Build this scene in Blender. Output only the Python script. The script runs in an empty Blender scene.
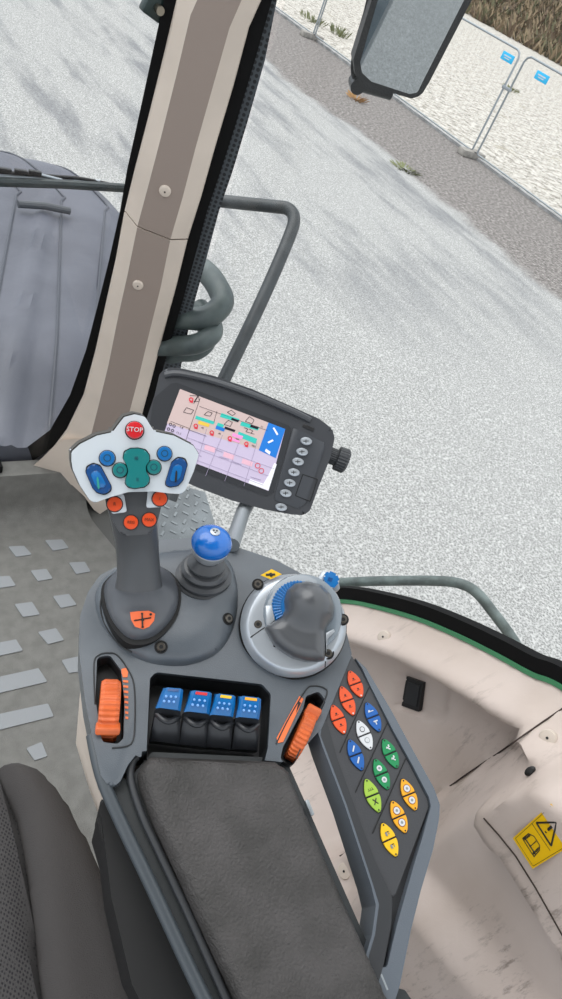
import bpy, bmesh, math, random
from mathutils import Vector, Matrix, noise
from mathutils.geometry import delaunay_2d_cdt
random.seed(7)
sc = bpy.context.scene
COL = sc.collection
V = Vector

# ------------------------------------------------------------------ camera
F = 700.0
PIT, ROL, YAW = map(math.radians, (38.8, 26.0, 45.0))
hd = V((math.sin(YAW), math.cos(YAW), 0)); r0 = V((math.cos(YAW), -math.sin(YAW), 0)); ZA = V((0, 0, 1))
f0 = hd*math.cos(PIT) - ZA*math.sin(PIT); u0 = hd*math.sin(PIT) + ZA*math.cos(PIT)
RX = math.cos(ROL)*r0 + math.sin(ROL)*u0
UY = -math.sin(ROL)*r0 + math.cos(ROL)*u0
EYE = V((0, 0, 2.8))
cam = bpy.data.cameras.new('camera'); cam.sensor_fit = 'VERTICAL'; cam.sensor_height = 36; cam.lens = F/999*36
cam.clip_start = .02; cam.clip_end = 900
camo = bpy.data.objects.new('camera', cam); COL.objects.link(camo)
m = Matrix((RX, UY, -f0)).transposed().to_4x4(); m.translation = EYE; camo.matrix_world = m
sc.camera = camo


def ray(x, y): return f0 + RX*((x-281)/F) - UY*((y-499.5)/F)
def at(x, y, d): return EYE + ray(x, y)*d            # survey: the point seen at x, y and d metres deep
def onp(x, y, n, d):                                  # the point of the plane n.p = d
    r = ray(x, y); return EYE + r*((d - n.dot(EYE))/n.dot(r))
def onz(x, y, z): return onp(x, y, ZA, z)
def onx(x, y, X): return onp(x, y, V((1, 0, 0)), X)


class Frame:                                          # a tilted working plane standing in the cab
    def __init__(s, x, y, d, n):
        s.o = at(x, y, d); s.n = n.normalized(); s.ex = (RX - s.n*RX.dot(s.n)).normalized(); s.ey = s.n.cross(s.ex)
        s.M = Matrix((s.ex, s.ey, s.n)).transposed().to_4x4(); s.M.translation = s.o; s.I = s.M.inverted()
    def L(s, x, y, k=0.0): return s.I @ onp(x, y, s.n, s.n.dot(s.o) + k)
    def ab(s, pts, k=0.0): return [s.L(x, y, k).to_2d() for x, y in pts]


# ------------------------------------------------------------------ materials
def lin(c):
    return tuple((v/255/12.92 if v <= 10 else ((v/255+.055)/1.055)**2.4) for v in c) + (1,)

MATS = {}
def mat(name, c, rough=.5, metal=0.0, bump=0.0, bscale=400, var=0.0, vscale=20, emit=0.0, coat=0.0, spec=.5, c2=None):
    if name in MATS: return MATS[name]
    M = bpy.data.materials.new(name); M.use_nodes = True; nt = M.node_tree; N = nt.nodes; P = N['Principled BSDF']
    P.inputs['Base Color'].default_value = lin(c); P.inputs['Roughness'].default_value = rough; P.inputs['Metallic'].default_value = metal
    P.inputs['Specular IOR Level'].default_value = spec; P.inputs['Coat Weight'].default_value = coat
    if emit: P.inputs['Emission Color'].default_value = lin(c); P.inputs['Emission Strength'].default_value = emit
    tc = N.new('ShaderNodeTexCoord')
    if var or c2:
        n = N.new('ShaderNodeTexNoise'); n.inputs['Scale'].default_value = vscale; n.inputs['Detail'].default_value = 5
        nt.links.new(tc.outputs['Object'], n.inputs['Vector'])
        r = N.new('ShaderNodeValToRGB'); r.color_ramp.elements[0].position = .35; r.color_ramp.elements[1].position = .65
        a = c2 or tuple(max(0, v*(1-var)) for v in c); b = c if c2 else tuple(min(255, v*(1+var)) for v in c)
        r.color_ramp.elements[0].color = lin(a); r.color_ramp.elements[1].color = lin(b)
        nt.links.new(n.outputs[0], r.inputs[0]); nt.links.new(r.outputs[0], P.inputs['Base Color'])
    if bump:
        n = N.new('ShaderNodeTexNoise'); n.inputs['Scale'].default_value = bscale; n.inputs['Detail'].default_value = 3
        nt.links.new(tc.outputs['Object'], n.inputs['Vector'])
        b = N.new('ShaderNodeBump'); b.inputs['Strength'].default_value = bump; b.inputs['Distance'].default_value = .002
        nt.links.new(n.outputs[0], b.inputs['Height']); nt.links.new(b.outputs[0], P.inputs['Normal'])
    MATS[name] = M; return M

GREY = mat('console_plastic', (84, 90, 96), .3, bump=.12, bscale=900, var=.03, vscale=30)
GREYL = mat('rim_plastic', (88, 95, 103), .38, bump=.1, bscale=900)
GREYD = mat('dark_plastic', (50, 52, 55), .42, bump=.1, bscale=900)
SOFT = mat('grip_rubber', (70, 72, 75), .33, bump=.08, bscale=1200)
PANEL = mat('panel_film', (56, 57, 60), .5, bump=.15, bscale=900)
BLACK = mat('black_plastic', (20, 20, 22), .45)
DEEP = mat('shadow_black', (9, 9, 10), .7)
SEAL = mat('rubber_seal', (5, 5, 6), .7, spec=.2)
SILV = mat('silver_paint', (172, 178, 184), .28, metal=.45)
WHITEP = mat('silver_white_plate', (196, 203, 208), .25, metal=.1)
CHROME = mat('chrome', (200, 202, 205), .18, metal=1)
STEEL = mat('screw_steel', (150, 142, 128), .3, metal=1)
ORANGE = mat('orange_plastic', (204, 98, 48), .42, var=.06, vscale=60)
ORG2 = mat('orange_button', (214, 72, 24), .35)
ORGL = mat('orange_print', (226, 112, 58), .5)
BLUE = mat('blue_plastic', (0, 98, 162), .3, coat=.3)
BLUED = mat('dark_blue_plastic', (8, 66, 122), .3, coat=.3)
TEAL = mat('teal_plastic', (6, 112, 112), .3, coat=.3)
RED = mat('red_plastic', (196, 24, 34), .3, coat=.3)
YEL = mat('yellow_film', (226, 180, 10), .45)
AMB = mat('amber_film', (224, 158, 20), .45)
LIME = mat('lime_film', (146, 180, 60), .45)
GRN = mat('green_film', (8, 126, 72), .45)
BLF = mat('blue_film', (6, 84, 158), .45)
ORF = mat('orange_film', (216, 78, 28), .45)
WHT = mat('white_film', (198, 200, 202), .45)
INK = mat('black_ink', (18, 18, 18), .5)
BEIGE = mat('beige_plastic', (206, 193, 180), .5, bump=.12, bscale=700, var=.03, vscale=9)
TAUPE = mat('taupe_plastic', (150, 136, 127), .6, bump=.12, bscale=700)
LEATH = mat('armrest_leather', (68, 65, 64), .55, bump=1.0, bscale=420, c2=(50, 48, 46), vscale=30)
TUBE = mat('painted_tube', (52, 56, 58), .45, var=.1, vscale=30)
HOSE = mat('hose_rubber', (84, 94, 92), .45, c2=(62, 71, 72), vscale=18)
GALV = mat('galvanised_steel', (150, 156, 160), .45, metal=.6)
GREENP = mat('green_paint', (66, 132, 92), .3, coat=.4)
CONC = mat('concrete', (140, 136, 130), .9, var=.1, vscale=8)
SIGNB = mat('light_blue_sign', (30, 176, 226), .5)


def seat_mat(name, c, scale, dots):
    M = mat(name, c, .95, bump=.6, bscale=900)
    nt = M.node_tree; N = nt.nodes; P = N['Principled BSDF']
    if dots:
        tc = N.new('ShaderNodeTexCoord'); mp = N.new('ShaderNodeMapping'); mp.inputs['Scale'].default_value = (1, .7, .25); mp.inputs['Rotation'].default_value = (0, 0, .7)
        nt.links.new(tc.outputs['Object'], mp.inputs[0])
        v = N.new('ShaderNodeTexVoronoi'); v.inputs['Scale'].default_value = scale; v.inputs['Randomness'].default_value = .25
        nt.links.new(mp.outputs[0], v.inputs['Vector'])
        r = N.new('ShaderNodeValToRGB'); r.color_ramp.elements[0].position = .18; r.color_ramp.elements[1].position = .40
        r.color_ramp.elements[0].color = lin((30, 30, 33)); r.color_ramp.elements[1].color = lin(c)
        nt.links.new(v.outputs[0], r.inputs[0]); nt.links.new(r.outputs[0], P.inputs['Base Color'])
    return M
KNIT = seat_mat('knit_fabric', (70, 68, 68), 330, True)
FAB = seat_mat('plain_fabric', (64, 61, 60), 100, False)


def glass_mat(name, tint=(250, 251, 251), k=1.0):
    M = bpy.data.materials.new(name); M.use_nodes = True; nt = M.node_tree; N = nt.nodes; N.clear()
    o = N.new('ShaderNodeOutputMaterial'); t = N.new('ShaderNodeBsdfTransparent'); t.inputs[0].default_value = lin(tint)
    g = N.new('ShaderNodeBsdfGlossy'); g.inputs['Roughness'].default_value = .02
    lw = N.new('ShaderNodeLayerWeight'); lw.inputs[0].default_value = .5
    pw = N.new('ShaderNodeMath'); pw.operation = 'POWER'; nt.links.new(lw.outputs['Facing'], pw.inputs[0]); pw.inputs[1].default_value = 4.5
    fr = N.new('ShaderNodeMath'); fr.operation = 'MULTIPLY_ADD'; nt.links.new(pw.outputs[0], fr.inputs[0]); fr.inputs[1].default_value = .45; fr.inputs[2].default_value = .015
    mx = N.new('ShaderNodeMixShader'); nt.links.new(fr.outputs[0], mx.inputs[0]); nt.links.new(t.outputs[0], mx.inputs[1]); nt.links.new(g.outputs[0], mx.inputs[2])
    nt.links.new(mx.outputs[0], o.inputs[0]); return M
GLASS = glass_mat('window_glass')
MIRR = mat('mirror_silver', (176, 182, 186), .02, metal=1)


def dot_mat():
    M = mat('perforated_strip', (62, 66, 70), .6); nt = M.node_tree; N = nt.nodes; P = N['Principled BSDF']
    uv = N.new('ShaderNodeUVMap'); mp = N.new('ShaderNodeMapping'); nt.links.new(uv.outputs[0], mp.inputs[0])
    v = N.new('ShaderNodeTexVoronoi'); v.voronoi_dimensions = '2D'; v.inputs['Scale'].default_value = 120; v.inputs['Randomness'].default_value = .1
    nt.links.new(mp.outputs[0], v.inputs['Vector'])
    r = N.new('ShaderNodeValToRGB'); r.color_ramp.elements[0].position = .3; r.color_ramp.elements[1].position = .38
    r.color_ramp.elements[0].color = lin((26, 28, 31)); r.color_ramp.elements[1].color = lin((74, 80, 85))
    nt.links.new(v.outputs[0], r.inputs[0]); nt.links.new(r.outputs[0], P.inputs['Base Color']); return M
DOTS = dot_mat()


# ------------------------------------------------------------------ object helpers
def tag(o, label=None, cat=None, group=None, kind=None):
    if label: o['label'] = label
    if cat: o['category'] = cat
    if group: o['group'] = group
    if kind: o['kind'] = kind
    return o

def thing(name, label, cat, M=None, group=None):
    o = bpy.data.objects.new(name, None); o.empty_display_size = .02; COL.objects.link(o)
    if M is not None: o.matrix_world = M
    return tag(o, label, cat, group)

def obj(name, bm, mats, parent=None, label=None, smooth=35, kind=None):
    bmesh.ops.remove_doubles(bm, verts=bm.verts, dist=1e-6)
    bmesh.ops.recalc_face_normals(bm, faces=bm.faces)
    for f in bm.faces: f.smooth = True
    lim = math.radians(smooth)
    for e in bm.edges:
        if len(e.link_faces) == 2: e.smooth = e.calc_face_angle(0) < lim
    me = bpy.data.meshes.new(name); bm.to_mesh(me); bm.free()
    for mm in (mats if isinstance(mats, (list, tuple)) else [mats]): me.materials.append(mm)
    o = bpy.data.objects.new(name, me); COL.objects.link(o)
    if parent is not None: o.parent = parent
    return tag(o, label, kind=kind)

def B(): return bmesh.new()

def fillet(pts, r, seg=4):
    out = []; n = len(pts); rs = r if isinstance(r, (list, tuple)) else [r]*n
    for i in range(n):
        p = V(pts[i][:2]); a = V(pts[i-1][:2]); b = V(pts[(i+1) % n][:2]); da = a-p; db = b-p
        la, lb = da.length, db.length
        if rs[i] <= 0 or la < 1e-7 or lb < 1e-7: out.append(p); continue
        da /= la; db /= lb; ang = da.angle(db)
        if ang > math.pi-.08: out.append(p); continue
        t = min(rs[i]/math.tan(ang/2), la*.48, lb*.48)
        s, e = p+da*t, p+db*t
        for k in range(seg+1):
            u = k/seg; out.append(s*(1-u)**2 + p*2*u*(1-u) + e*u*u)
    return out

def spline(pts, n=6, closed=False):
    P = [V(p) for p in pts]; out = []; N = len(P)
    for i in range(N if closed else N-1):
        a = P[(i-1) % N] if closed or i else P[0]; b = P[i]; c = P[(i+1) % N]
        d = P[(i+2) % N] if closed or i+2 < N else P[-1]
        for k in range(n):
            t = k/n
            out.append(.5*((2*b) + (c-a)*t + (2*a-5*b+4*c-d)*t*t + (3*b-a-3*c+d)*t**3))
    if not closed: out.append(P[-1])
    return out

def prism(bm, pts, k0, k1, mi=0, bev=0.0, seg=2, mside=None):
    lo = [bm.verts.new((p[0], p[1], k0)) for p in pts]; hi = [bm.verts.new((p[0], p[1], k1)) for p in pts]
    n = len(pts); fs = []
    top = bm.faces.new(hi); top.material_index = mi; bot = bm.faces.new(lo[::-1]); bot.material_index = mi
    for i in range(n):
        f = bm.faces.new((lo[i], lo[(i+1) % n], hi[(i+1) % n], hi[i])); f.material_index = mi if mside is None else mside; fs.append(f)
    if bev:
        bmesh.ops.bevel(bm, geom=list(top.edges), offset=bev, segments=seg, affect='EDGES', profile=.5, clamp_overlap=True)

def box(bm, x0, x1, y0, y1, z0, z1, mi=0, M=None, bev=0):
    r = bmesh.ops.create_cube(bm, size=1); vs = r['verts']
    for v in vs: v.co = V(((v.co.x+.5)*(x1-x0)+x0, (v.co.y+.5)*(y1-y0)+y0, (v.co.z+.5)*(z1-z0)+z0))
    es = set(e for v in vs for e in v.link_edges); fs = set(f for v in vs for f in v.link_faces)
    for f in fs: f.material_index = mi
    if bev:
        r = bmesh.ops.bevel(bm, geom=list(es), offset=bev, segments=2, affect='EDGES', profile=.5, clamp_overlap=True)
        vs = list({v for f in r['faces'] for v in f.verts} | {v for v in vs if v.is_valid})
    if M is not None:
        for v in vs: v.co = M @ v.co

def axes(n, up=V((0, 0, 1))):
    n = V(n).normalized(); a = up.cross(n)
    if a.length < 1e-4: a = V((1, 0, 0)).cross(n)
    a.normalize(); return Matrix((a, n.cross(a), n)).transposed()

def lathe(bm, prof, c, n=(0, 0, 1), seg=40, mi=0, sy=1.0, up=V((0, 1, 0)), rib=0, ribd=0.0, cap=True):
    A = axes(n, up); rings = []
    for r, z in prof:
        ring = []
        for k in range(seg):
            t = 2*math.pi*k/seg; rr = r*(1 - (ribd if rib and (k*rib*2//seg) % 2 else 0))
            ring.append(bm.verts.new(V(c) + A @ V((rr*math.cos(t), rr*sy*math.sin(t), z))))
        rings.append(ring)
    for i in range(len(rings)-1):
        for k in range(seg):
            f = bm.faces.new((rings[i][k], rings[i][(k+1) % seg], rings[i+1][(k+1) % seg], rings[i+1][k])); f.material_index = mi
    if cap:
        for rg in (rings[0][::-1], rings[-1]):
            f = bm.faces.new(rg); f.material_index = mi

def tube(bm, pts, r, seg=12, mi=0, sm=0, sy=1.0):
    P = [V(p) for p in pts]
    if sm: P = spline(P, sm)
    rings = []; up = None
    for i, p in enumerate(P):
        d = (P[min(i+1, len(P)-1)] - P[max(i-1, 0)]).normalized()
        if up is None: up = V((0, 0, 1)) if abs(d.z) < .9 else V((1, 0, 0))
        a = (up - d*up.dot(d)).normalized(); up = a; b = d.cross(a)
        rr = r[min(int(i*len(r)/len(P)), len(r)-1)] if isinstance(r, (list, tuple)) else r
        rings.append([bm.verts.new(p + a*(rr*math.cos(2*math.pi*k/seg)) + b*(rr*sy*math.sin(2*math.pi*k/seg))) for k in range(seg)])
    for i in range(len(rings)-1):
        for k in range(seg):
            f = bm.faces.new((rings[i][k], rings[i][(k+1) % seg], rings[i+1][(k+1) % seg], rings[i+1][k])); f.material_index = mi
    for rg in (rings[0][::-1], rings[-1]):
        f = bm.faces.new(rg); f.material_index = mi

def loft(bm, rings, mi=0, cap=True):
    R = [[bm.verts.new(p) for p in rg] for rg in rings]; n = len(R[0])
    for i in range(len(R)-1):
        for k in range(n):
            f = bm.faces.new((R[i][k], R[i][(k+1) % n], R[i+1][(k+1) % n], R[i+1][k])); f.material_index = mi
    if cap:
        for rg in (R[0][::-1], R[-1]):
            f = bm.faces.new(rg); f.material_index = mi

def inside(p, poly):
    c = False; j = len(poly)-1; x, y = p[0], p[1]
    for i in range(len(poly)):
        xi, yi = poly[i][0], poly[i][1]; xj, yj = poly[j][0], poly[j][1]
        if (yi > y) != (yj > y) and x < (xj-xi)*(y-yi)/(yj-yi)+xi: c = not c
        j = i
    return c

def dist(p, poly, closed=True):
    best = 1e9; n = len(poly); px, py = p[0], p[1]
    for i in range(n if closed else n-1):
        ax, ay = poly[i][0], poly[i][1]; bx, by = poly[(i+1) % n][0], poly[(i+1) % n][1]
        dx, dy = bx-ax, by-ay; L = dx*dx+dy*dy
        t = 0 if L == 0 else max(0, min(1, ((px-ax)*dx+(py-ay)*dy)/L))
        d = (px-ax-dx*t)**2+(py-ay-dy*t)**2
        if d < best: best = d
    return math.sqrt(best)

def ss(x): x = max(0, min(1, x)); return x*x*(3-2*x)

def dense(poly, step):
    out = []; n = len(poly)
    for i in range(n):
        a = V(poly[i][:2]); b = V(poly[(i+1) % n][:2]); k = max(1, int((b-a).length/step))
        out += [a.lerp(b, j/k) for j in range(k)]
    return out

def field(bm, poly, res, fn, kb=None, mi=0, mfn=None):      # a relief over an outline: fn(a, b, distance to the outline) gives a 3D point
    poly = dense(poly, res); pts = list(poly); n = len(poly)
    xs = [p[0] for p in poly]; ys = [p[1] for p in poly]
    y = min(ys)
    while y < max(ys):
        x = min(xs)
        while x < max(xs):
            p = V((x+.0007*res, y+.0003*res))
            if inside(p, poly) and dist(p, poly) > res*.35: pts.append(p)
            x += res
        y += res
    vo, eo, fo, *_ = delaunay_2d_cdt(pts, [(i, (i+1) % n) for i in range(n)], [], 1, 1e-7)
    vv = [bm.verts.new(fn(p[0], p[1], dist(p, poly))) for p in vo]
    for f in fo:
        c = sum((vo[i] for i in f), V((0, 0)))/len(f)
        if inside(c, poly):
            try: g = bm.faces.new([vv[i] for i in f])
            except ValueError: continue
            g.material_index = mfn(c[0], c[1]) if mfn else mi
    if kb is not None:
        bd = [e for e in bm.edges if len(e.link_faces) == 1 and e.verts[0] in set(vv)]
        r = bmesh.ops.extrude_edge_only(bm, edges=bd)
        for v in [g for g in r['geom'] if isinstance(g, bmesh.types.BMVert)]: v.co.z = kb
        for f in [g for g in r['geom'] if isinstance(g, bmesh.types.BMFace)]: f.material_index = mi

def puff(bm, poly, k0, h, edge, res, kb=None, mi=0, extra=None, mfn=None):
    def fn(a, b, d):
        t = 1-min(d/edge, 1); k = k0 + h*math.sqrt(max(0, 1-t*t))
        if extra: k += extra(a, b, d)
        return V((a, b, k))
    field(bm, poly, res, fn, kb, mi, mfn)

def text(bm, s, size, M, mi=0, d=.0003):
    cu = bpy.data.curves.new('t', 'FONT'); cu.body = s; cu.size = size; cu.align_x = 'CENTER'; cu.align_y = 'CENTER'; cu.extrude = d; cu.resolution_u = 2
    o = bpy.data.objects.new('t', cu); COL.objects.link(o); dg = bpy.context.evaluated_depsgraph_get()
    me = bpy.data.meshes.new_from_object(o.evaluated_get(dg)); me.transform(M)
    k = len(bm.faces); bm.from_mesh(me); bm.faces.ensure_lookup_table()
    for f in bm.faces[k:]: f.material_index = mi
    bpy.data.objects.remove(o); bpy.data.curves.remove(cu); bpy.data.meshes.remove(me)

def pick(o, x, y, back=None):                         # point and normal of a part seen at x, y, in its parent's frame
    from mathutils.bvhtree import BVHTree
    M = back if back is not None else Matrix(); I = M.inverted()
    t = BVHTree.FromPolygons([v.co[:] for v in o.data.vertices], [p.vertices[:] for p in o.data.polygons])
    a = I @ EYE; d = (I @ (EYE+ray(x, y)) - a).normalized()
    loc, n, i, ds = t.ray_cast(a, d)
    if loc is None: raise RuntimeError('no hit %s %s %s' % (o.name, x, y))
    return loc, (n if n.dot(d) < 0 else -n)

def boolean(o, cutters):                                # carve wells out of a part and keep the result as plain mesh
    for c in cutters:
        md = o.modifiers.new('b', 'BOOLEAN'); md.operation = 'DIFFERENCE'; md.solver = 'EXACT'; md.object = c
    dg = bpy.context.evaluated_depsgraph_get(); me = bpy.data.meshes.new_from_object(o.evaluated_get(dg))
    o.modifiers.clear(); old = o.data; o.data = me; bpy.data.meshes.remove(old)
    for c in cutters: bpy.data.objects.remove(c)
    b = B(); b.from_mesh(o.data)
    for e in b.edges:
        if len(e.link_faces) == 2: e.smooth = e.calc_face_angle(0) < math.radians(35)
    b.to_mesh(o.data); b.free()

def stick(F_, k, bm, pts, th=.0008, mi=0, r=0):          # a thin film cut to an outline
    p = F_.ab(pts, k); prism(bm, fillet(p, r) if r else p, k-.0002, k+th, mi)

def screw(parent, c, n, r=.0045, label=None):
    b = B(); lathe(b, [(r*1.5, 0), (r*1.5, .0006), (r*1.25, .0010), (r*1.2, .0004)], c, n, 20, 0)
    lathe(b, [(r, .0004), (r, .0022), (r*.85, .0028)], c, n, 20, 1); lathe(b, [(r*.5, .0028), (r*.5, .0030)], c, n, 6, 0)
    return obj('screw', b, [DEEP, mat('dull_steel', (96, 92, 86), .35, metal=.8)], parent, label)


# =================================================================== ARMREST CONSOLE
vdir = -ray(210, 700).normalized()
CF = Frame(210, 700, .66, V((0, 0, 1))*.6 + vdir*.4)
con = thing('armrest_console', 'dark grey armrest console with levers, thumbwheels and coloured buttons beside the seat', 'armrest', CF.M)
C = CF.ab
def CL(x, y, k=0): return CF.L(x, y, k)

head = [(118, 566), (100, 575), (88, 592), (80, 616), (79, 650), (85, 700), (94, 745), (101, 776), (110, 788), (120, 782), (128, 765), (138, 752), (152, 750), (282, 762), (300, 752), (322, 728),
        (352, 655), (347, 634), (330, 600), (306, 576), (276, 560), (240, 548), (190, 538), (150, 540)]
b = B(); prism(b, fillet(C(head), .008), -.05, 0, 0, .004, 3)
body = obj('console_body', b, GREY, con)
def cutter(pts, k0, k1, r, k=0):
    b = B(); prism(b, fillet(C(pts, k), r), k0, k1); return obj('c', b, GREY, con)
cuts = [cutter([(150, 678), (156, 672), (262, 684), (271, 694), (268, 748), (262, 772), (146, 765)], -.034, .02, .006),
        cutter([(97, 657), (110, 655), (121, 670), (124.5, 700), (123.5, 738), (118, 744), (102, 742), (95.5, 700)], -.022, .02, .005),
        cutter([(306, 696), (319, 691), (326, 701), (294, 767), (280, 760), (283, 747), (303, 709)], -.022, .02, .005)]
bpy.context.view_layer.update()
boolean(body, cuts)
# dark liners inside the wells
for nm, pts, k in (('paddle_well', [(151, 679), (157, 673), (262, 685), (270, 694), (267, 748), (261, 771), (147, 764)], -.0335),
                   ('wheel_well', [(98, 658), (110, 656), (120, 670), (124, 700), (123, 738), (118, 743), (102, 741), (96, 700)], -.0215),
                   ('wheel_well', [(307, 697), (319, 692), (325, 701), (294, 766), (281, 759), (284, 747), (304, 709)], -.0215)):
    b = B(); P = fillet(C(pts), .006); n = len(P)
    lo = [b.verts.new((p[0], p[1], k)) for p in P]; hi = [b.verts.new((p[0], p[1], -.0035)) for p in P]
    b.faces.new(lo)
    for i in range(n): b.faces.new((lo[i], lo[(i+1) % n], hi[(i+1) % n], hi[i]))
    obj(nm, b, mat('well_plastic', (30, 32, 34), .5), con)

# tray that runs back under the pad, its outer rail and the ridge round the pad
tray = [(94, 742), (118, 820), (150, 890), (205, 1002), (262, 1110), (470, 1085), (405, 990), (386, 985), (290, 768), (282, 758), (152, 752), (128, 780), (106, 770)]
b = B(); prism(b, fillet(C(tray, -.012), .003), -.055, -.012)
obj('armrest_tray', b, mat('tray_plastic', (42, 46, 48), .5, bump=.1, bscale=900), con)
b = B()
rail = [CL(x, y, -.006) for x, y in [(92, 735), (101, 775), (119, 818), (151, 885), (204, 998), (262, 1108)]]
tube(b, rail, .0055, 14, 0, 6); obj('side_rail', b, mat('rail_grey', (64, 70, 75), .35), con)
b = B()
rid = [CL(x, y, -.008) for x, y in [(137, 757), (132, 763), (131, 780), (142, 815), (160, 854), (190, 918), (226, 999), (270, 1102)]]
tube(b, rid, .0035, 12, 0, 6); obj('pad_ridge', b, GREYD, con)
pad = [(145, 760), (152, 754), (276, 759), (290, 768), (308, 812), (345, 897), (387, 990), (430, 1085), (282, 1108), (237, 1000), (204, 930), (175, 866), (154, 820), (141, 785), (139, 770)]
b = B(); puff(b, fillet(C(pad, .006), .006), -.004, .013, .012, .0042, -.03, 0, lambda a, bb, d: .0006*noise.noise(V((a*60, bb*60, 0))))
obj('armrest_pad', b, LEATH, con)
for x, y in ((309, 808), (383, 982)):
    b = B(); p = CL(x, y, -.004); box(b, -.002, .002, -.007, .007, -.003, .003, 0, Matrix.Translation(p) @ Matrix.Rotation(.42, 4, 'Z'), .0012); obj('hinge_clip', b, GALV, con)

# raised housing under the two levers
ho = [(96, 590), (108, 573), (140, 556), (190, 548), (226, 556), (238, 584), (236, 620), (222, 648), (196, 662), (165, 664), (134, 655), (108, 632), (97, 610)]
b = B(); puff(b, [p.to_2d() for p in spline(C(ho, .004), 5, True)], 0, .014, .03, .004, -.002)
obj('lever_housing', b, GREY, con)
LH = bpy.data.objects['lever_housing']
for x, y in ((161, 647), (228, 619)):
    q, n_ = pick(LH, x, y, CF.M); screw(con, q, n_, .0042)
# seam round the joystick socket
b = B(); P = [pick(LH, x, y, CF.M)[0] for x, y in [(128, 566), (112, 578), (102, 596), (101, 612), (108, 630), (120, 645), (132, 652)]]; tube(b, P, .0010, 6, 0, 6); obj('panel_seam', b, mat('seam_grey', (34, 36, 38), .6), con); b = B()
tube(b, [CL(x, y, .0006) for x, y in [(95, 704), (94, 664), (99, 655), (108, 653), (117, 655), (127, 668), (134, 685), (135, 722), (131, 744), (112, 748)]], .0007, 6, 0, 4); obj('panel_seam', b, mat('seam_grey', (34, 36, 38), .6), con); b = B()
tube(b, [CL(x, y, .0006) for x, y in [(276, 744), (290, 716), (306, 690), (314, 686), (324, 688), (327, 694), (318, 714), (296, 758)]], .0007, 6, 0, 4)
obj('panel_seam', b, mat('seam_grey', (34, 36, 38), .6), con)

# paddle levers
c7 = lambda x, y: (70+x/2.1615, 630+y/2.1615)
pads = [((205, 127), (243, 130), (238, 174), (189, 168), (236, 243), (177, 236), RED if 0 else BLUED),
        ((264, 133), (305, 138), (300, 181), (250, 176), (293, 250), (240, 243), RED),
        ((318, 140), (357, 145), (352, 187), (305, 183), (348, 254), (298, 249), YEL),
        ((370, 145), (412, 150), (408, 192), (362, 188), (405, 258), (354, 253), AMB)]
labs = ['leftmost paddle lever, plain blue cap', 'second paddle lever with a red stripe on its blue cap', 'third paddle lever with a yellow stripe on its blue cap', 'rightmost paddle lever with an amber stripe on its blue cap']
for (tl, tr, mr, ml, br, bl, sm), lb in zip(pads, labs):
    gx = (tl[0]+tr[0]+bl[0]+br[0])/4; gy = (tl[1]+bl[1])/2
    tl, tr, mr, ml, br, bl = [(gx+(p[0]-gx)*1.09, gy+(p[1]-gy)*1.06) for p in (tl, tr, mr, ml, br, bl)]
    T = [CL(*c7(*p), k) for p, k in ((tl, .026), (tr, .026), (mr, .019), (ml, .019))]
    b = B(); th = V((0, .004, -.014))
    mid = [T[0].lerp(T[3], .45)+V((0, 0, .003)), T[1].lerp(T[2], .45)+V((0, 0, .003))]
    secs = [(T[0], T[1]), tuple(mid), (T[3], T[2])]
    rings = []
    for (l, r) in secs:
        w = (r-l)*.14
        rings.append([l+V((0, 0, -.003)), l+w, r-w, r+V((0, 0, -.003)), r+th*.8, l+th*.8])
    loft(b, rings)
    # stripe at the top edge and six raised dots
    l, r = T[0], T[1]; e = (T[3]-T[0]); n = (T[1]-T[0]).cross(T[3]-T[0]).normalized()*-1
    if n.z < 0: n = -n
    up = n*.0042
    for j in range(2):
        for i in range(3):
            q = l.lerp(r, .25+.25*i) + e*(.42+.24*j) + n*.0028
            lathe(b, [(.0012, -.001), (.0011, .0008), (.0005, .0012)], q, n, 10, 2)
    q0, q1 = l.lerp(r, .22)+e*.04, l.lerp(r, .78)+e*.04
    vs = [q0+n*.0002, q1+n*.0002, q1+e*.13+n*.0012, q0+e*.13+n*.0012]
    loft(b, [[v-n*.002 for v in vs], [v+n*.0006 for v in vs]], 1)
    pl = None
    bb = B()
    base = [(ml, mr, .018), ((ml[0]*.8+bl[0]*.2, ml[1]*.75+bl[1]*.25), (mr[0]*.8+br[0]*.2, mr[1]*.75+br[1]*.25), .006), ((ml[0]*.4+bl[0]*.6, ml[1]*.4+bl[1]*.6), (mr[0]*.4+br[0]*.6, mr[1]*.4+br[1]*.6), .001), (bl, br, -.012)]
    rings = []
    for l2, r2, k in base:
        l3, r3 = CL(*c7(*l2), k), CL(*c7(*r2), k); w = (r3-l3)*.16
        dp = V((0, .003, -.02))
        rings.append([l3+V((0, 0, -.0035)), l3+w, r3-w, r3+V((0, 0, -.0035)), r3+dp, l3+dp])
    loft(bb, rings)
    # thumb scoop: a raised lip across the black body
    l3, r3 = CL(*c7(ml[0]*.72+bl[0]*.28, ml[1]*.72+bl[1]*.28), .006), CL(*c7(mr[0]*.72+br[0]*.28, mr[1]*.72+br[1]*.28), .006)
    ca = (l3+r3)/2; hw = (r3-l3)*.42
    tube(bb, [ca-hw+V((0, .003, 0)), ca-hw*.5+V((0, -.002, .003)), ca+V((0, -.004, .004)), ca+hw*.5+V((0, -.002, .003)), ca+hw+V((0, .003, 0))], .0028, 10, 0, 4)
    pb = obj('paddle_lever', bb, mat('paddle_black', (34, 36, 40), .35), con, lb)
    obj('paddle_cap', b, [BLUE, sm, mat('dot_blue', (120, 170, 230), .4)], pb)

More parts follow.
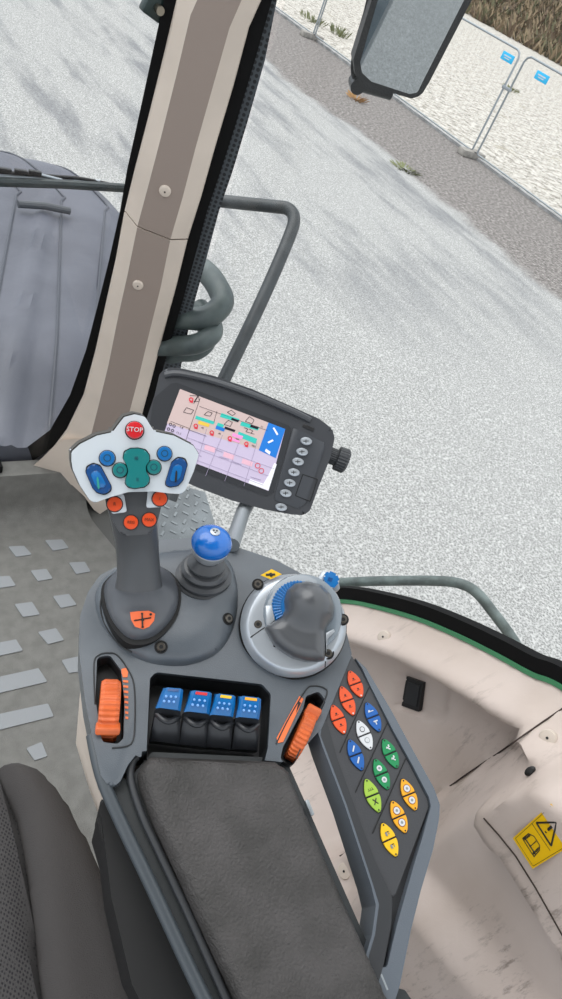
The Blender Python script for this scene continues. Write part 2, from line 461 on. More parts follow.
# thumbwheels
def wheel(x, y, ang, rad, wid, k, lab, tabt, lng):
    b = B(); A = Matrix.Translation(CL(x, y, k)) @ Matrix.Rotation(ang, 4, 'Z')
    N = 144; rings = []
    prof = [(-.5, .80), (-.47, .93), (-.3, 1.0), (.3, 1.0), (.47, .93), (.5, .80)]
    for i in range(N):
        t = 2*math.pi*i/N; g = .965 if (i % 4) < 2 else 1.0
        rings.append([b.verts.new(A @ V((u*wid, math.sin(t)*rad*w*g*lng, math.cos(t)*rad*w*g))) for u, w in prof])
    for i in range(N):
        j = (i+1) % N
        for q in range(5): b.faces.new((rings[i][q], rings[i][q+1], rings[j][q+1], rings[j][q]))
    b.faces.new([r[0] for r in rings]); b.faces.new([r[-1] for r in rings][::-1])
    t = tabt; box(b, -wid*.58, wid*.58, -.0035, .0035, -.006, .0065, 0, A @ Matrix.Rotation(-t, 4, 'X') @ Matrix.Translation((0, 0, rad)), .002)
    obj('thumbwheel', b, ORANGE, con, lab, smooth=20)
wheel(108.5, 711, .06, .0285, .0185, -.0165, 'left orange ribbed thumbwheel with a stop tab at its lower end', -.85, 1.0)
wheel(300, 735, -.42, .0265, .0125, -.0165, 'right orange ribbed thumbwheel, tilted, with a stop tab at its upper end', .75, 1.0)
b = B()
for i in range(8):
    y0 = 680+i*5.2; x = 123+i*.35
    stick(CF, .0005, b, [(x, y0), (x+5.2-.35*i, y0+.6), (x+5.2-.35*i, y0+2.8), (x, y0+2.2)], .0003)
stick(CF, .0005, b, [(121.5, 669), (126, 668), (128, 672), (127.5, 677), (123, 677.5), (121.5, 673)], .0003)
obj('scale_print', b, ORGL, con, 'orange graduated scale beside the left thumbwheel')
b = B(); stick(CF, .0005, b, [(299.5, 696), (303.5, 699), (283, 742), (278, 743), (276.5, 738)], .0003)
stick(CF, .0007, b, [(298.5, 701), (301, 703), (296, 713)], .0003, 1)
obj('scale_print', b, [ORGL, INK], con, 'orange tapering wedge print beside the right thumbwheel')

# right arm with the button panel
arm = [(352, 655), (366, 668), (390, 708), (414, 752), (434, 788), (440, 805), (439, 820), (433, 850), (421, 890), (411, 930), (400, 985), (392, 1010), (366, 1004), (358, 990), (366, 955), (372, 935), (376, 905), (371, 885), (345, 806), (322, 745), (318, 732), (326, 700), (345, 652)]
b = B(); prism(b, fillet(C(arm, -.001), [.004]*5+[.006]*3+[.004]*15), -.036, -.001, 0, .003, 3)
ab_ = obj('side_arm', b, GREYL, con)
reco = [(343, 655), (352, 653), (362, 668), (370, 685), (393, 730), (413, 766), (429, 797), (431, 806), (424, 832), (412, 872), (397, 925), (387, 968), (376, 966), (384, 925), (386, 900), (378, 872), (352, 800), (336, 758), (322, 716), (324, 702)]
bpy.context.view_layer.update()
boolean(ab_, [cutter(reco, -.014, .02, .004, -.001)])
b = B(); prism(b, fillet(C(reco, -.004), .003), -.0145, -.0095); obj('arm_recess', b, GREYD, con)
pan = [(343, 656), (351, 654.5), (360, 669), (369, 686), (391, 731), (411, 768), (427, 799), (429, 806), (394, 898), (388, 893), (371, 858), (351, 808), (334, 758), (322, 712), (324, 702)]
b = B(); prism(b, fillet(C(pan, -.003), .003), -.0105, -.003, 0, .0012, 2)
c8 = lambda x, y: (300+x/3.5125, 640+y/3.5125)
for p, q in (((243, 165), (140, 395)), ((310, 285), (195, 535)), ((372, 415), (255, 680))):
    tube(b, [CL(*c8(*p), -.0026), CL(*c8(*q), -.0026)], .00045, 6, 1)
bp = obj('button_panel', b, [PANEL, DEEP], con)
# dark inner flank of the arm
b = B(); fl = [(323, 714), (335, 758), (353, 808), (372, 860), (390, 898), (389, 925), (381, 966), (371, 1000), (362, 994), (367, 955), (373, 935), (377, 905), (371, 885), (345, 806), (319, 737)]
prism(b, fillet(C(fl, -.006), .002), -.034, -.0008, 0, .001, 1); obj('arm_flank', b, mat('flank_plastic', (42, 44, 47), .45), con)
leaf = [((172, 110), (215, 202), ORF, 'orange', 'top right orange pair of buttons', 0), ((143, 165), (187, 265), ORF, '', 'middle orange pair of buttons', 0), ((112, 230), (155, 330), ORF, '', 'lowest left orange pair of buttons', 0),
        ((232, 222), (278, 322), BLF, '', 'right blue pair of buttons with white signs', 1), ((202, 285), (248, 385), WHT, '', 'white pair of buttons', 2), ((172, 352), (217, 458), BLF, '', 'left blue pair of buttons with white signs', 3),
        ((292, 350), (340, 450), GRN, '', 'right dark green pair of buttons', 4), ((262, 420), (308, 525), GRN, '', 'left dark green pair of buttons with white discs', 5), ((230, 490), (277, 605), LIME, '', 'lime green pair of buttons', 6),
        ((358, 490), (405, 598), AMB, '', 'right amber pair of buttons with white cog signs', 7), ((322, 567), (370, 677), AMB, '', 'middle amber pair of buttons with white cog signs', 7), ((288, 645), (337, 760), YEL, '', 'lowest yellow pair of buttons', 8)]
for top, bot, mt, _, lb, ic in leaf:
    p0 = CL(*c8(*top), -.003); p1 = CL(*c8(*bot), -.003); ax = (p1-p0); L = ax.length; ax /= L; sd = V((-ax.y, ax.x, 0))
    hw = .0068; b = B()
    for s in (0, 1):
        # lens-shaped half: pointed tip, flat inner side
        o = []
        ts = [0.0, .04, .1, .2, .3, .4, .475]
        for t in ts: o.append((t, -hw*math.sin(math.pi*min(1, (t+.03)*1.0))**.8))
        o2 = [(t, -w) for t, w in o[::-1]]
        pts = []
        for t, w in o+o2:
            tt = t if s == 0 else 1-t
            q = p0 + ax*(tt*L) + sd*w; pts.append(q.to_2d())
        ep = [q.copy() for q in pts]; cc = sum(ep, V((0, 0)))/len(ep)
        prism(b, [cc+(q-cc)*1.12 for q in ep], -.0032, -.0026, 4); prism(b, ep, -.0030, -.0012, 0, .0005, 1)
        tip = p0 + ax*((.055 if s == 0 else .945)*L)
        lathe(b, [(.0008, -.0012), (.0008, -.0009)], (tip.x, tip.y, 0), (0, 0, 1), 10, 3 if (ic or s == 0) else 2)
        c = p0 + ax*((.31 if s == 0 else .69)*L); cx = V((c.x, c.y, -.0012)); kk = V((0, 0, .0004))
        def dot(r, mi, off=(0, 0), z=0.0): lathe(b, [(r, 0), (r, .0003+z)], cx+ax*off[0]+sd*off[1], (0, 0, 1), 16, mi)
        def bar(a, b_, mi, w=.0005): tube(b, [cx+ax*a[0]+sd*a[1]+kk*.3, cx+ax*b_[0]+sd*b_[1]+kk*.3], w, 6, mi)
        if ic == 0: dot(.0009, 1); bar((.0015, -.002), (.0015, .002), 1, .0002)
        elif ic == 1:
            if s == 0: bar((0, -.003), (0, .003), 2); dot(.001, 2, (-.0008, -.0015))
            else: bar((-.001, -.002), (-.001, .0025), 2, .0008); bar((-.001, 0), (.0025, 0), 2, .0006)
        elif ic == 2: dot(.0027, 1 if s == 0 else 5); dot(.0021, 2, z=.0002); bar((-.0015, 0), (.0015, 0), 1, .0004)
        elif ic == 3: bar((-.0025, .0018), (.0022, -.0018), 2, .0008)
        elif ic == 4: bar((-.0012, -.0015), (.002, .0015), 2, .0007); bar((0, -.002), (-.001, .002), 2, .0005); dot(.0008, 2, (-.002, .0015))
        elif ic == 5: dot(.0027, 2); dot(.0012, 5, z=.0002)
        elif ic == 6:
            if s: bar((-.0025, .002), (.0025, -.002), 1, .0005); bar((-.0025, -.002), (.0025, .002), 1, .0005)
            else:
                for q in (-.002, 0, .002): bar((-.001, q), (.0012, q+.0004), 1, .0002)
                bar((.0012, -.003), (.0012, .003), 1, .0002)
        elif ic == 7: dot(.0037, 6); dot(.0031, 2, z=.0002); dot(.0013, 5, z=.0003)
        elif ic == 8: bar((-.001, -.001), (.002, -.001), 5, .0011); bar((-.001, .0022), (-.001, -.0012), 1, .0004); bar((0, .0018), (.0015, .0018), 5, .0005)
    obj('rocker_button', b, [mt, INK, WHT, INK, BLACK, mat('grey_ink', (128, 134, 138), .5), mat('brown_ink', (120, 52, 20), .5)], bp, lb)

# console support below: beige flank and black bracket
bc = B(); prism(bc, fillet(C([(80, 690), (97, 745), (118, 800), (128, 845), (150, 845), (180, 700), (120, 640), (90, 650)], -.06), .01), -.25, -.055)
obj('support_column', bc, BEIGE, con, 'beige support column under the left side of the console')
bc = B(); prism(bc, fillet(C([(98, 800), (118, 812), (200, 980), (270, 1120), (200, 1120), (130, 985), (110, 900)], -.05), .004), -.14, -.03, 0, .003, 2)
prism(bc, fillet(C([(96, 820), (106, 815), (118, 850), (150, 940), (140, 950), (120, 900)], -.05), .002), -.16, -.045)
obj('hinge_bracket', bc, mat('bracket_black', (9, 9, 10), .6), con, 'black hinge bracket between seat and armrest')

# =================================================================== JOYSTICK
v1 = -ray(132, 462).normalized()
JF = Frame(132, 462, .59, V((0, 0, 1))*.12 + v1*.88)
joy = thing('joystick', 'grey control stick topped by a silver plate with STOP and coloured buttons', 'joystick', CF.M)
J2C = CF.I @ JF.M                                    # plate frame seen from the console frame
def jl(x, y, k=0): return J2C @ JF.L(x, y, k)
# base skirt, a smooth bell
b = B()
skc = [(104, 590), (110, 576), (130, 564), (155, 564), (172, 573), (179, 590), (176, 610), (164, 627), (148, 637), (128, 636), (111, 616)]
sk = [p.to_2d() for p in spline(C(skc, .020), 5, True)]
cen = CL(139, 588, .02).to_2d()
def bell(a, bb, d):
    q = (V((a, bb))-cen).length
    return .020*ss(1-q/.034)
puff(b, sk, .017, .013, .022, .0035, .010, 0, bell)
skirt = obj('base_skirt', b, mat('skirt_grey', (80, 83, 88), .3), joy)
b = B(); prism(b, [cen+(p-cen)*1.07+V((0, -.0015)) for p in sk], .002, .0165); obj('socket_gap', b, DEEP, joy)
b = B()
def skz(x, y): return pick(skirt, x, y, CF.M)[0]
P = [skz(x, y)+V((0, 0, .0006)) for x, y in [(130, 612.5), (138, 611.5), (149, 611), (155, 614), (154, 621), (149, 627), (143, 629.5), (135, 627), (131, 620)]]
c0 = sum(P, V())/len(P)
vs = [b.verts.new(p) for p in P]; vc = b.verts.new(skz(142, 620)+V((0, 0, .0006)))
for i in range(len(vs)): b.faces.new((vs[i], vs[(i+1) % len(vs)], vc))
def ln(p, q, w): tube(b, [skz(p[0]+(q[0]-p[0])*t, p[1]+(q[1]-p[1])*t)+V((0, 0, .0008)) for t in (0, .5, 1)], w, 6, 1)
ln((134, 621), (151, 618), .0006); ln((142, 613.5), (142.5, 628), .0008)
for x, y, r in ((142.5, 620), (142, 613.5), (142.5, 627)) and ((142.5, 620, .0015), (142, 614, .0010), (142.5, 627, .0011), (150.5, 614.5, .0012)):
    q, n_ = pick(skirt, x, y, CF.M); lathe(b, [(r, 0), (r, .0010)], q+n_*.0004, n_, 12, 1)
obj('direction_sticker', b, [mat('salmon_film', (232, 108, 62), .5), INK], skirt, 'orange sticker with a black direction cross')
# grip: a loft that widens towards the plate
rings = []
secs = [((139, 586), .036, 24), ((139, 575), .044, 22), ((138, 556), .057, 21.5), ((137, 540), .070, 22), ((135, 526), .083, 23), ((134, 512), .096, 25), ((133, 502), .104, 27)]
pc = [CL(x, y, k) for (x, y), k, w in secs]
for i, ((x, y), k, w) in enumerate(secs):
    c = pc[i]; l = CL(x-w, y-w*.02, k); hw = (c-l).length; d = (pc[min(i+1, 6)]-pc[max(i-1, 0)]).normalized()
    a = (c-l).normalized(); a = (a-d*a.dot(d)).normalized(); q = d.cross(a)
    rings.append([c + a*(hw*math.cos(t)) + q*(hw*.82*math.sin(t)) for t in [2*math.pi*j/32 for j in range(32)]])
b = B(); loft(b, rings); grip = obj('grip', b, SOFT, joy, smooth=60)
# neck wedge: face with the two lower orange buttons
JJ = lambda pts, k=0: [jl(x, y, k) for x, y in pts]
def jprism(b, pts, k0, k1, mi=0, bev=0, r=0, seg=2):
    bb = B(); p = [JF.L(x, y, k1).to_2d() for x, y in pts]
    prism(bb, fillet(p, r) if r else p, k0, k1, mi, bev, seg)
    bmesh.ops.transform(bb, matrix=J2C, verts=bb.verts); me = bpy.data.meshes.new('t'); bb.to_mesh(me); bb.free(); b.from_mesh(me); bpy.data.meshes.remove(me)
    # from_mesh keeps material indices
b = B(); jprism(b, [(104, 492), (165, 488), (163, 500), (158, 520), (152, 534), (122, 536), (112, 520), (106, 504)], -.042, -.012, 0, .004, .006, 3)
neck = obj('grip_neck', b, mat('neck_plastic', (70, 72, 75), .4), joy)
b = B(); jprism(b, [(107, 494), (124, 494), (127, 512), (112, 514)], -.02, -.0095, 0, .001, .002); jprism(b, [(148, 489), (167, 488), (162, 507), (146, 508)], -.02, -.0095, 0, .001, .002)
obj('button_tab', b, WHITEP, joy, 'silver tabs below the plate')
c1 = lambda x, y: (60+x/3.5125, 400+y/3.5125)
pl = [(40, 215), (40, 182), (70, 155), (130, 125), (185, 113), (203, 88), (225, 60), (262, 50), (298, 58), (318, 90), (332, 111), (400, 125), (468, 160), (488, 190), (470, 250), (440, 318), (425, 330), (380, 327), (330, 321), (240, 323), (180, 340), (122, 361), (103, 350), (70, 300), (45, 245)]
b = B(); plp = [c1(*p) for p in pl]
jprism(b, plp, -.0035, .001, 0, .0012, .003)
plate = obj('head_plate', b, WHITEP, joy)
b = B(); jprism(b, [(135+(x-135)*1.006-.6, 460+(y-460)*1.006-.9) for x, y in plp], -.0048, -.0034, 0); obj('plate_groove', b, INK, plate)
b = B(); cx0, cy0 = 135, 460
jprism(b, [(cx0+(x-cx0)*1.0-2.6, cy0+(y-cy0)*1.0-3.2) for x, y in plp], -.012, -.0045, 0, .002, .003)
obj('plate_rim', b, CHROME, plate, 'bright metal edge behind the plate')
def jbtn(name, cx, cy, r, mt, lab, s=None, k=.001, h=.003, ts=.006, mark=None):
    b = B(); bb = B(); c = JF.L(*c1(cx, cy), k); rr = r/3.5125*.59/700*1.0
    lathe(bb, [(rr*1.13, -.003), (rr*1.13, .0004), (rr*1.06, .0006)], c, (0, 0, 1), 32, 1)
    lathe(bb, [(rr, 0), (rr, h*.7), (rr*.93, h*.95), (rr*.8, h)], c, (0, 0, 1), 32, 0)
    if s: text(bb, s, ts, Matrix.Translation(c+V((0, 0, h+.0002))) @ Matrix.Rotation(-.05, 4, 'Z'), 2)
    if mark: lathe(bb, [(rr*.5, h-.0002), (rr*.5, h+.0002), (rr*.38, h+.0002), (rr*.38, h-.0002)], c, (0, 0, 1), 20, 2, cap=False)
    bmesh.ops.transform(bb, matrix=J2C, verts=bb.verts); return obj(name, bb, [mt, INK, WHT if s == 'STOP' else mat('dim_print', (10, 60, 80), .5) if mt in (TEAL, BLUE, BLUED) else mat('brown_print', (110, 40, 10), .5)], plate, lab)
jbtn('stop_button', 262, 107, 30, RED, 'round red button marked STOP', 'STOP', h=.0045, ts=.0056)
jbtn('round_button', 166, 205, 26, BLUE, 'left round blue button', mark=1); jbtn('round_button', 367, 189, 25, BLUE, 'right round blue button', mark=1)
jbtn('round_button', 211, 247, 25, TEAL, 'left small teal button', mark=1); jbtn('round_button', 329, 237, 25, TEAL, 'right small teal button', mark=1)
jbtn('round_button', 192, 366, 26, ORG2, 'left orange button on the silver tab', 'R', k=-.0095, ts=.004); jbtn('round_button', 350, 347, 26, ORG2, 'right orange button on the silver tab', 'I', k=-.0095, ts=.004)
jbtn('round_button', 249, 430, 25, ORG2, 'lower left orange button on the grip', 'REG', k=-.012, ts=.0034); jbtn('round_button', 313, 421, 25, ORG2, 'lower right orange button marked MAX on the grip', 'MAX', k=-.012, ts=.0038)
# hourglass rocker
hg = [(222, 205), (226, 182), (248, 171), (275, 170), (300, 176), (314, 195), (314, 214), (301, 232), (302, 250), (314, 272), (312, 292), (295, 305), (262, 310), (240, 305), (228, 290), (233, 272), (240, 250), (236, 232)]
b = B(); jprism(b, [(c1(268, 240)[0]+(c1(*p)[0]-c1(268, 240)[0])*1.06, c1(268, 240)[1]+(c1(*p)[1]-c1(268, 240)[1])*1.05) for p in hg], -.002, .0014, 1, 0, .003)
jprism(b, [c1(*p) for p in hg], 0, .005, 0, .0018, .003, 3)
bb = B(); text(bb, 'III', .0042, Matrix.Translation(JF.L(*c1(268, 205), .0052)), 2); text(bb, 'II', .0042, Matrix.Translation(JF.L(*c1(272, 280), .0052)), 2)
bmesh.ops.transform(bb, matrix=J2C, verts=bb.verts); me = bpy.data.meshes.new('t'); bb.to_mesh(me); bb.free(); b.from_mesh(me)
obj('rocker_switch', b, [TEAL, INK, mat('dim_print', (10, 60, 80), .5)], plate, 'large teal hourglass shaped rocker in the middle of the plate')
for P, s, lab in (([(92, 255), (95, 235), (118, 224), (142, 232), (178, 300), (178, 318), (155, 331), (130, 324), (115, 308)], 'l', 'left dark blue oval slider'),
                  ([(372, 285), (392, 220), (412, 203), (438, 207), (446, 228), (432, 280), (415, 300), (388, 305), (372, 298)], 'r', 'right dark blue oval slider')):
    b = B(); cxx = sum(p[0] for p in P)/9; cyy = sum(p[1] for p in P)/9
    jprism(b, [c1(cxx+(x-cxx)*1.08, cyy+(y-cyy)*1.08) for x, y in P], -.002, .0014, 1, 0, .004)
    jprism(b, [c1(*p) for p in P], 0, .0035, 0, .0014, .004, 3)
    jprism(b, [c1(cxx+(x-cxx)*.6, cyy+(y-cyy)*.6) for x, y in P], .003, .0042, 2, .0006, .004, 2)
    jprism(b, [c1(cxx+(x-cxx)*.12, cyy+12+(y-cyy)*.42) for x, y in P], .004, .0047, 3, 0, .001, 2)
    obj('slider_switch', b, [BLUED, INK, BLUE, mat('dim_green', (40, 140, 130), .5) if s == 'l' else INK], plate, lab)

# =================================================================== CROSS LEVER
lev = thing('control_lever', 'short lever with a glossy blue knob and grey rubber bellows', 'lever', CF.M)
b = B(); c0 = CL(203, 576, .010); tip = CL(210, 549, .052); ax = (tip-c0).normalized(); s = .66/700
pr = [(31*s, 0), (31*s, .004), (27*s, .0065), (22*s, .007), (25*s, .009), (26*s, .012), (23*s, .015), (17*s, .016), (20*s, .018), (20.5*s, .021), (17*s, .024), (13*s, .028), (12*s, .034)]
lathe(b, pr, c0, ax, 44, sy=.9); obj('bellows', b, SOFT, lev, smooth=25)
b = B(); lathe(b, [(33*s, -.004), (33.5*s, .001), (31*s, .0025), (30*s, .001)], c0+V((-.002, .002, -.001)), V((.05, .15, 1)), 44); obj('bellows_ring', b, GREYD, lev)
KF = tip
b = B(); lathe(b, [(11*s, -.013), (15*s, -.009), (19*s, -.002), (20*s, .0035), (19*s, .005)], KF, ax, 40); obj('knob_collar', b, mat('collar_grey', (150, 154, 158), .3, metal=.2), lev)
b = B(); lathe(b, [(19*s, .0035), (21*s, .007), (21.3*s, .011), (19*s, .0165), (14*s, .0205), (8*s, .0225), (4*s, .023), (.5*s, .023)], KF, ax, 40, 0)
knob = obj('knob', b, mat('gloss_blue', (0, 100, 186), .25, coat=.5), lev, smooth=60)
b = B(); q = KF+ax*.0228+V((.001, .002, 0)); lathe(b, [(5.2*s, 0), (5.2*s, .0006), (4.6*s, .0009)], q, ax, 20, 0)
for o in ((-.0015, .001), (.0015, .001), (0, -.0015)): lathe(b, [(.0009, .0008), (.0009, .0013)], q+V((o[0], o[1], 0)), ax, 8, 1)
obj('knob_emblem', b, [SILV, INK], knob, 'small silver disc with dark dots')

# =================================================================== ROTARY CONTROL
vd = -ray(294, 622).normalized()
DF = Frame(294, 624, .700, CF.n*.35 + vd*.65)
# sit on the console surface
hgt = (CF.I @ DF.o).z
DF = Frame(294, 624, .700*(1+0), CF.n*.35 + vd*.65)
dial = thing('rotary_control', 'round silver speed dial with grey domed cap and blue ribbed ring', 'control dial', DF.M)
sd_ = .70/700
OFF = -(hgt-.008) if hgt > .012 else 0
b = B(); O = V((0, 0, 0))
lathe(b, [(51*sd_, -.03), (53*sd_, -.012), (53.5*sd_, -.004), (51*sd_, .0), (47*sd_, .0045), (45*sd_, .005), (40*sd_, .0055), (20*sd_, .0055)], O, (0, 0, 1), 72, sy=.97)
base = obj('dial_base', b, SILV, dial)
b = B(); lathe(b, [(55*sd_, -.032), (55*sd_, -.010), (54*sd_, -.0085)], O, (0, 0, 1), 64, sy=.97); obj('dial_gap', b, DEEP, dial)
b = B(); SO = DF.L(303, 613, .006); SO.z = 0
lathe(b, [(40*sd_, -.004), (40*sd_, .005), (38.5*sd_, .0085), (35*sd_, .0105), (20*sd_, .0105)], SO, (0, 0, 1), 64); obj('smoked_ring', b, mat('smoked_plastic', (112, 122, 130), .2, coat=.5), dial)
BO = DF.L(298, 607, .010); BO.z = 0
b = B(); lathe(b, [(26.5*sd_, .004), (26.5*sd_, .0115), (25*sd_, .0135), (21*sd_, .0135)], BO, (0, 0, 1), 192, rib=48, ribd=.03)
for i in range(48):
    t = 2*math.pi*i/48; d = V((math.cos(t), math.sin(t), 0)); tube(b, [BO+d*.0175+V((0, 0, .0135)), BO+d*.0252+V((0, 0, .0135))], .0009, 6)
obj('knurled_ring', b, BLUE, dial, smooth=20)
c3 = lambda x, y: (230+x/4.323, 560+y/4.323)
gp = [(150, 290), (190, 262), (222, 243), (236, 215), (232, 175), (245, 128), (280, 98), (335, 88), (395, 103), (438, 145), (455, 200), (448, 248), (424, 282), (413, 310), (413, 400), (412, 432), (380, 438), (330, 437), (275, 422), (225, 392), (190, 362)]
P = [DF.L(*c3(*p), .0155).to_2d() for p in gp]; P = fillet(P, .003)
dc = DF.L(*c3(340, 185), .02).to_2d()
b = B(); puff(b, P, .0115, .012, .014, .0018, -.001, 0, lambda a, bb, d: (.016*ss(1-(V((a, bb))-dc).length/.034))*min(1, d/.006))
obj('dial_cap', b, mat('cap_grey', (74, 76, 79), .3, coat=.15), dial, smooth=60)
# silver lugs beside the cap
for q in ([(152, 200), (180, 198), (192, 262), (158, 290)], [(412, 318), (446, 300), (450, 312), (418, 345), (414, 420)]):
    b = B(); prism(b, fillet([DF.L(*c3(*p), .008).to_2d() for p in q], .001), -.002, .0125, 0, .0008, 2); obj('silver_lug', b, SILV, dial)
for x, y in ((120, 106), (121, 279), (424, 404), (488, 258)):
    screw(base, DF.L(*c3(x, y), .0035), (0, 0, 1), .0040)
for x, y in ((192, 372), (343, 434)):
    b = B(); lathe(b, [(.0012, 0), (.0012, .0008)], DF.L(*c3(x, y), .0052), (0, 0, 1), 8); obj('dial_mark', b, INK, dial)
for pp in (((88, 335), (130, 305), (150, 292)), ((411, 465), (413, 438))):
    b = B(); tube(b, [DF.L(*c3(x, y), .0055) for x, y in pp], .0006, 6); obj('dial_seam', b, INK, dial)
b = B(); p = [DF.L(*c3(*q), .004).to_2d() for q in ((132, 66), (180, 40), (224, 62), (176, 84))]
prism(b, p, .0038, .0048, 0); bb_ = [DF.L(*c3(*q), .005) for q in ((155, 64), (175, 56), (195, 62), (180, 72))]
tube(b, [bb_[0], bb_[2]], .0011, 8, 1); tube(b, [bb_[1], bb_[3]], .0012, 8, 1)
obj('symbol_sticker', b, [YEL, INK], dial, 'small yellow sticker with a black arm sign')
b = B(); prism(b, [DF.L(*c3(*q), .005).to_2d() for q in ((458, 165), (470, 175), (478, 215), (466, 205))], .0038, .0048); obj('symbol_sticker', b, AMB, dial, 'amber sticker on the right of the silver ring')
# blue toggle
b = B(); p = [DF.L(*c3(*q), .004).to_2d() for q in ((376, 78), (404, 44), (470, 90), (478, 122), (440, 140))]
prism(b, fillet(p, .0015), -.012, .002, 0, .001, 2); p = [DF.L(*c3(*q), .006).to_2d() for q in ((400, 70), (425, 46), (462, 64), (474, 96), (440, 132), (412, 108))]
prism(b, fillet(p, .003), 0, .0085, 1, .002, 3); p = [DF.L(*c3(*q), .008).to_2d() for q in ((426, 74), (445, 80), (438, 96), (420, 90))]; prism(b, p, .0084, .0088, 2)
obj('toggle_tab', b, [SILV, BLUE, BLUED], dial, 'blue toggle tab in a silver holder at the edge of the dial')

# =================================================================== MONITOR
vm = -ray(240, 437).normalized()
MF = Frame(240, 440, .80, V((0, 0, 1))*.1 + vm*.9)
mon = thing('terminal_monitor', 'dark grey cab monitor with a lit screen on a silver stalk', 'monitor', MF.M)
c4 = lambda x, y: (130+x/2.4435, 350+y/2.4435)
ml = lambda x, y, k=0: MF.L(*c4(x, y), k)
out = [(22, 236), (40, 170), (60, 110), (72, 60), (86, 44), (118, 43), (205, 63), (300, 96), (400, 140), (462, 168), (494, 192), (500, 215), (490, 262), (462, 332), (440, 392), (425, 404), (396, 402), (330, 390), (250, 368), (165, 336), (60, 290), (28, 268)]
b = B(); prism(b, fillet([ml(*p).to_2d() for p in out], .006), -.036, 0, 0, .006, 4)
hs = obj('housing', b, mat('monitor_plastic', (58, 60, 64), .38, bump=.1, bscale=900), mon)
lip = [(58, 118), (100, 82), (115, 80), (392, 186), (395, 196), (350, 350), (332, 358), (50, 250), (40, 236)]
b = B(); prism(b, fillet([ml(*p).to_2d() for p in lip], .003), -.004, .0006, 0, .0005, 1); bz = obj('screen_bezel', b, mat('bezel_dark', (44, 46, 50), .4), mon)
b = B(); prism(b, fillet([ml(*p).to_2d() for p in [(398, 190), (415, 196), (452, 214), (474, 226), (476, 240), (430, 372), (412, 388), (352, 366), (358, 340)]], .003), -.004, .0010, 0, .0008, 2)
obj('button_strip', b, mat('strip_dark', (58, 61, 66), .42), mon)
b = B(); tube(b, spline([ml(86, 62, -.001), ml(120, 58, .001), ml(200, 76, .001), ml(300, 110, .001), ml(400, 152, .001), ml(440, 172, -.001)], 4), .004, 10, 0, sy=1)
obj('brow_ridge', b, mat('monitor_plastic', (68, 71, 76)), mon)
# screen
c5 = lambda x, y: (155+x/3.876, 380+y/3.876)
def sq(b, pts, mi, k=.0012, th=.0002): prism(b, [MF.L(*c5(*p), k).to_2d() for p in pts], k-.0004, k+th, mi)
def sl(b, p, q, mi=1, w=.00028, k=.0015): tube(b, [MF.L(*c5(*p), k), MF.L(*c5(*q), k)], w, 4, mi)
def em(name, c, e=.25): return mat(name, tuple(v*.88 for v in c), .3, emit=e, spec=.3)
SM = [em('screen_lilac', (196, 184, 208), .25), em('screen_ink', (40, 34, 46), .02), em('screen_teal', (60, 190, 176)), em('screen_yellow', (226, 190, 80)), em('screen_blue', (40, 120, 205)),
      em('screen_pink', (240, 150, 205)), em('screen_red', (214, 60, 74)), em('screen_white', (235, 235, 242)), em('screen_rose', (226, 180, 196)), em('screen_grey', (150, 140, 165), .4), em('screen_warm', (200, 178, 174), .25)]
b = B(); sq(b, [(97, 35), (505, 190), (440, 430), (12, 268)], 0, .0010)
sq(b, [(97, 35), (440, 165), (405, 270), (46, 168)], 10, .0011)  # warm area over the lilac base: reflected tint put into the screen colours
sq(b, [(440, 165), (505, 190), (468, 303), (402, 272)], 4, .0013)
for p in ([(160, 138), (232, 162), (226, 172), (155, 150)], [(258, 128), (328, 152), (322, 164), (252, 143)], [(336, 160), (404, 186), (398, 196), (330, 176)], [(325, 200), (396, 228), (390, 248), (318, 218)], [(244, 165), (268, 174), (262, 186), (238, 178)]): sq(b, p, 2, .0014)
sq(b, [(170, 157), (212, 171), (208, 183), (166, 170)], 3, .0015); sq(b, [(238, 176), (272, 188), (267, 200), (234, 189)], 4, .0015)
for p in ([(272, 180), (312, 194), (308, 202), (268, 189)], [(298, 146), (326, 156), (322, 164), (294, 154)], [(372, 172), (402, 182), (398, 192), (368, 182)]): sq(b, p, 1, .0015)
sq(b, [(302, 205), (342, 218), (336, 230), (298, 217)], 5, .0015); sq(b, [(290, 222), (330, 236), (326, 244), (286, 230)], 5, .0015)
for x, y in ((132, 68), (150, 170), (212, 196), (282, 218), (346, 240)):
    for dx, dy in ((0, 0),): lathe(b, [(.0026, 0), (.0026, .0003), (.0014, .0003), (.0014, 0)], MF.L(*c5(x+8, y+8), .0015), (0, 0, 1), 14, 6, cap=False); sq(b, [(x+4, y+10), (x+16, y+14), (x+14, y+22), (x+2, y+18)], 6, .0015)
for p in ((195, 250), (268, 278), (340, 304)): sq(b, [(p[0], p[1]), (p[0]+40, p[1]+14), (p[0]+35, p[1]+32), (p[0]-5, p[1]+18)], 8, .0014)
for p, q in (((175, 70), (120, 232)), ((172, 102), (436, 196)), ((60, 160), (134, 188)), ((122, 222), (462, 344)), ((128, 192), (200, 218)), ((262, 212), (196, 372)), ((200, 190), (160, 330)), ((328, 232), (270, 392)), ((396, 240), (345, 410)), ((150, 262), (440, 372)), ((134, 300), (420, 408)), ((240, 120), (228, 165))): sl(b, p, q, 1 if q[1] < 240 else 9, .00022)
for pts in ([(110, 125), (122, 107), (150, 117), (140, 132), (110, 125)], [(190, 135), (205, 122), (222, 128), (214, 140), (190, 135)], [(280, 125), (296, 117), (312, 130), (300, 138), (280, 125)], [(350, 160), (366, 142), (384, 155), (376, 170), (350, 160)], [(268, 172), (284, 156), (300, 164), (292, 180), (268, 172)], [(150, 85), (168, 60), (172, 82), (150, 85)], [(135, 60), (168, 62), (150, 92)], [(345, 185), (360, 190), (352, 200), (368, 205)], [(365, 190), (380, 198), (370, 206), (385, 210)]):
    for i in range(len(pts)-1): sl(b, pts[i], pts[i+1], 1, .0003)
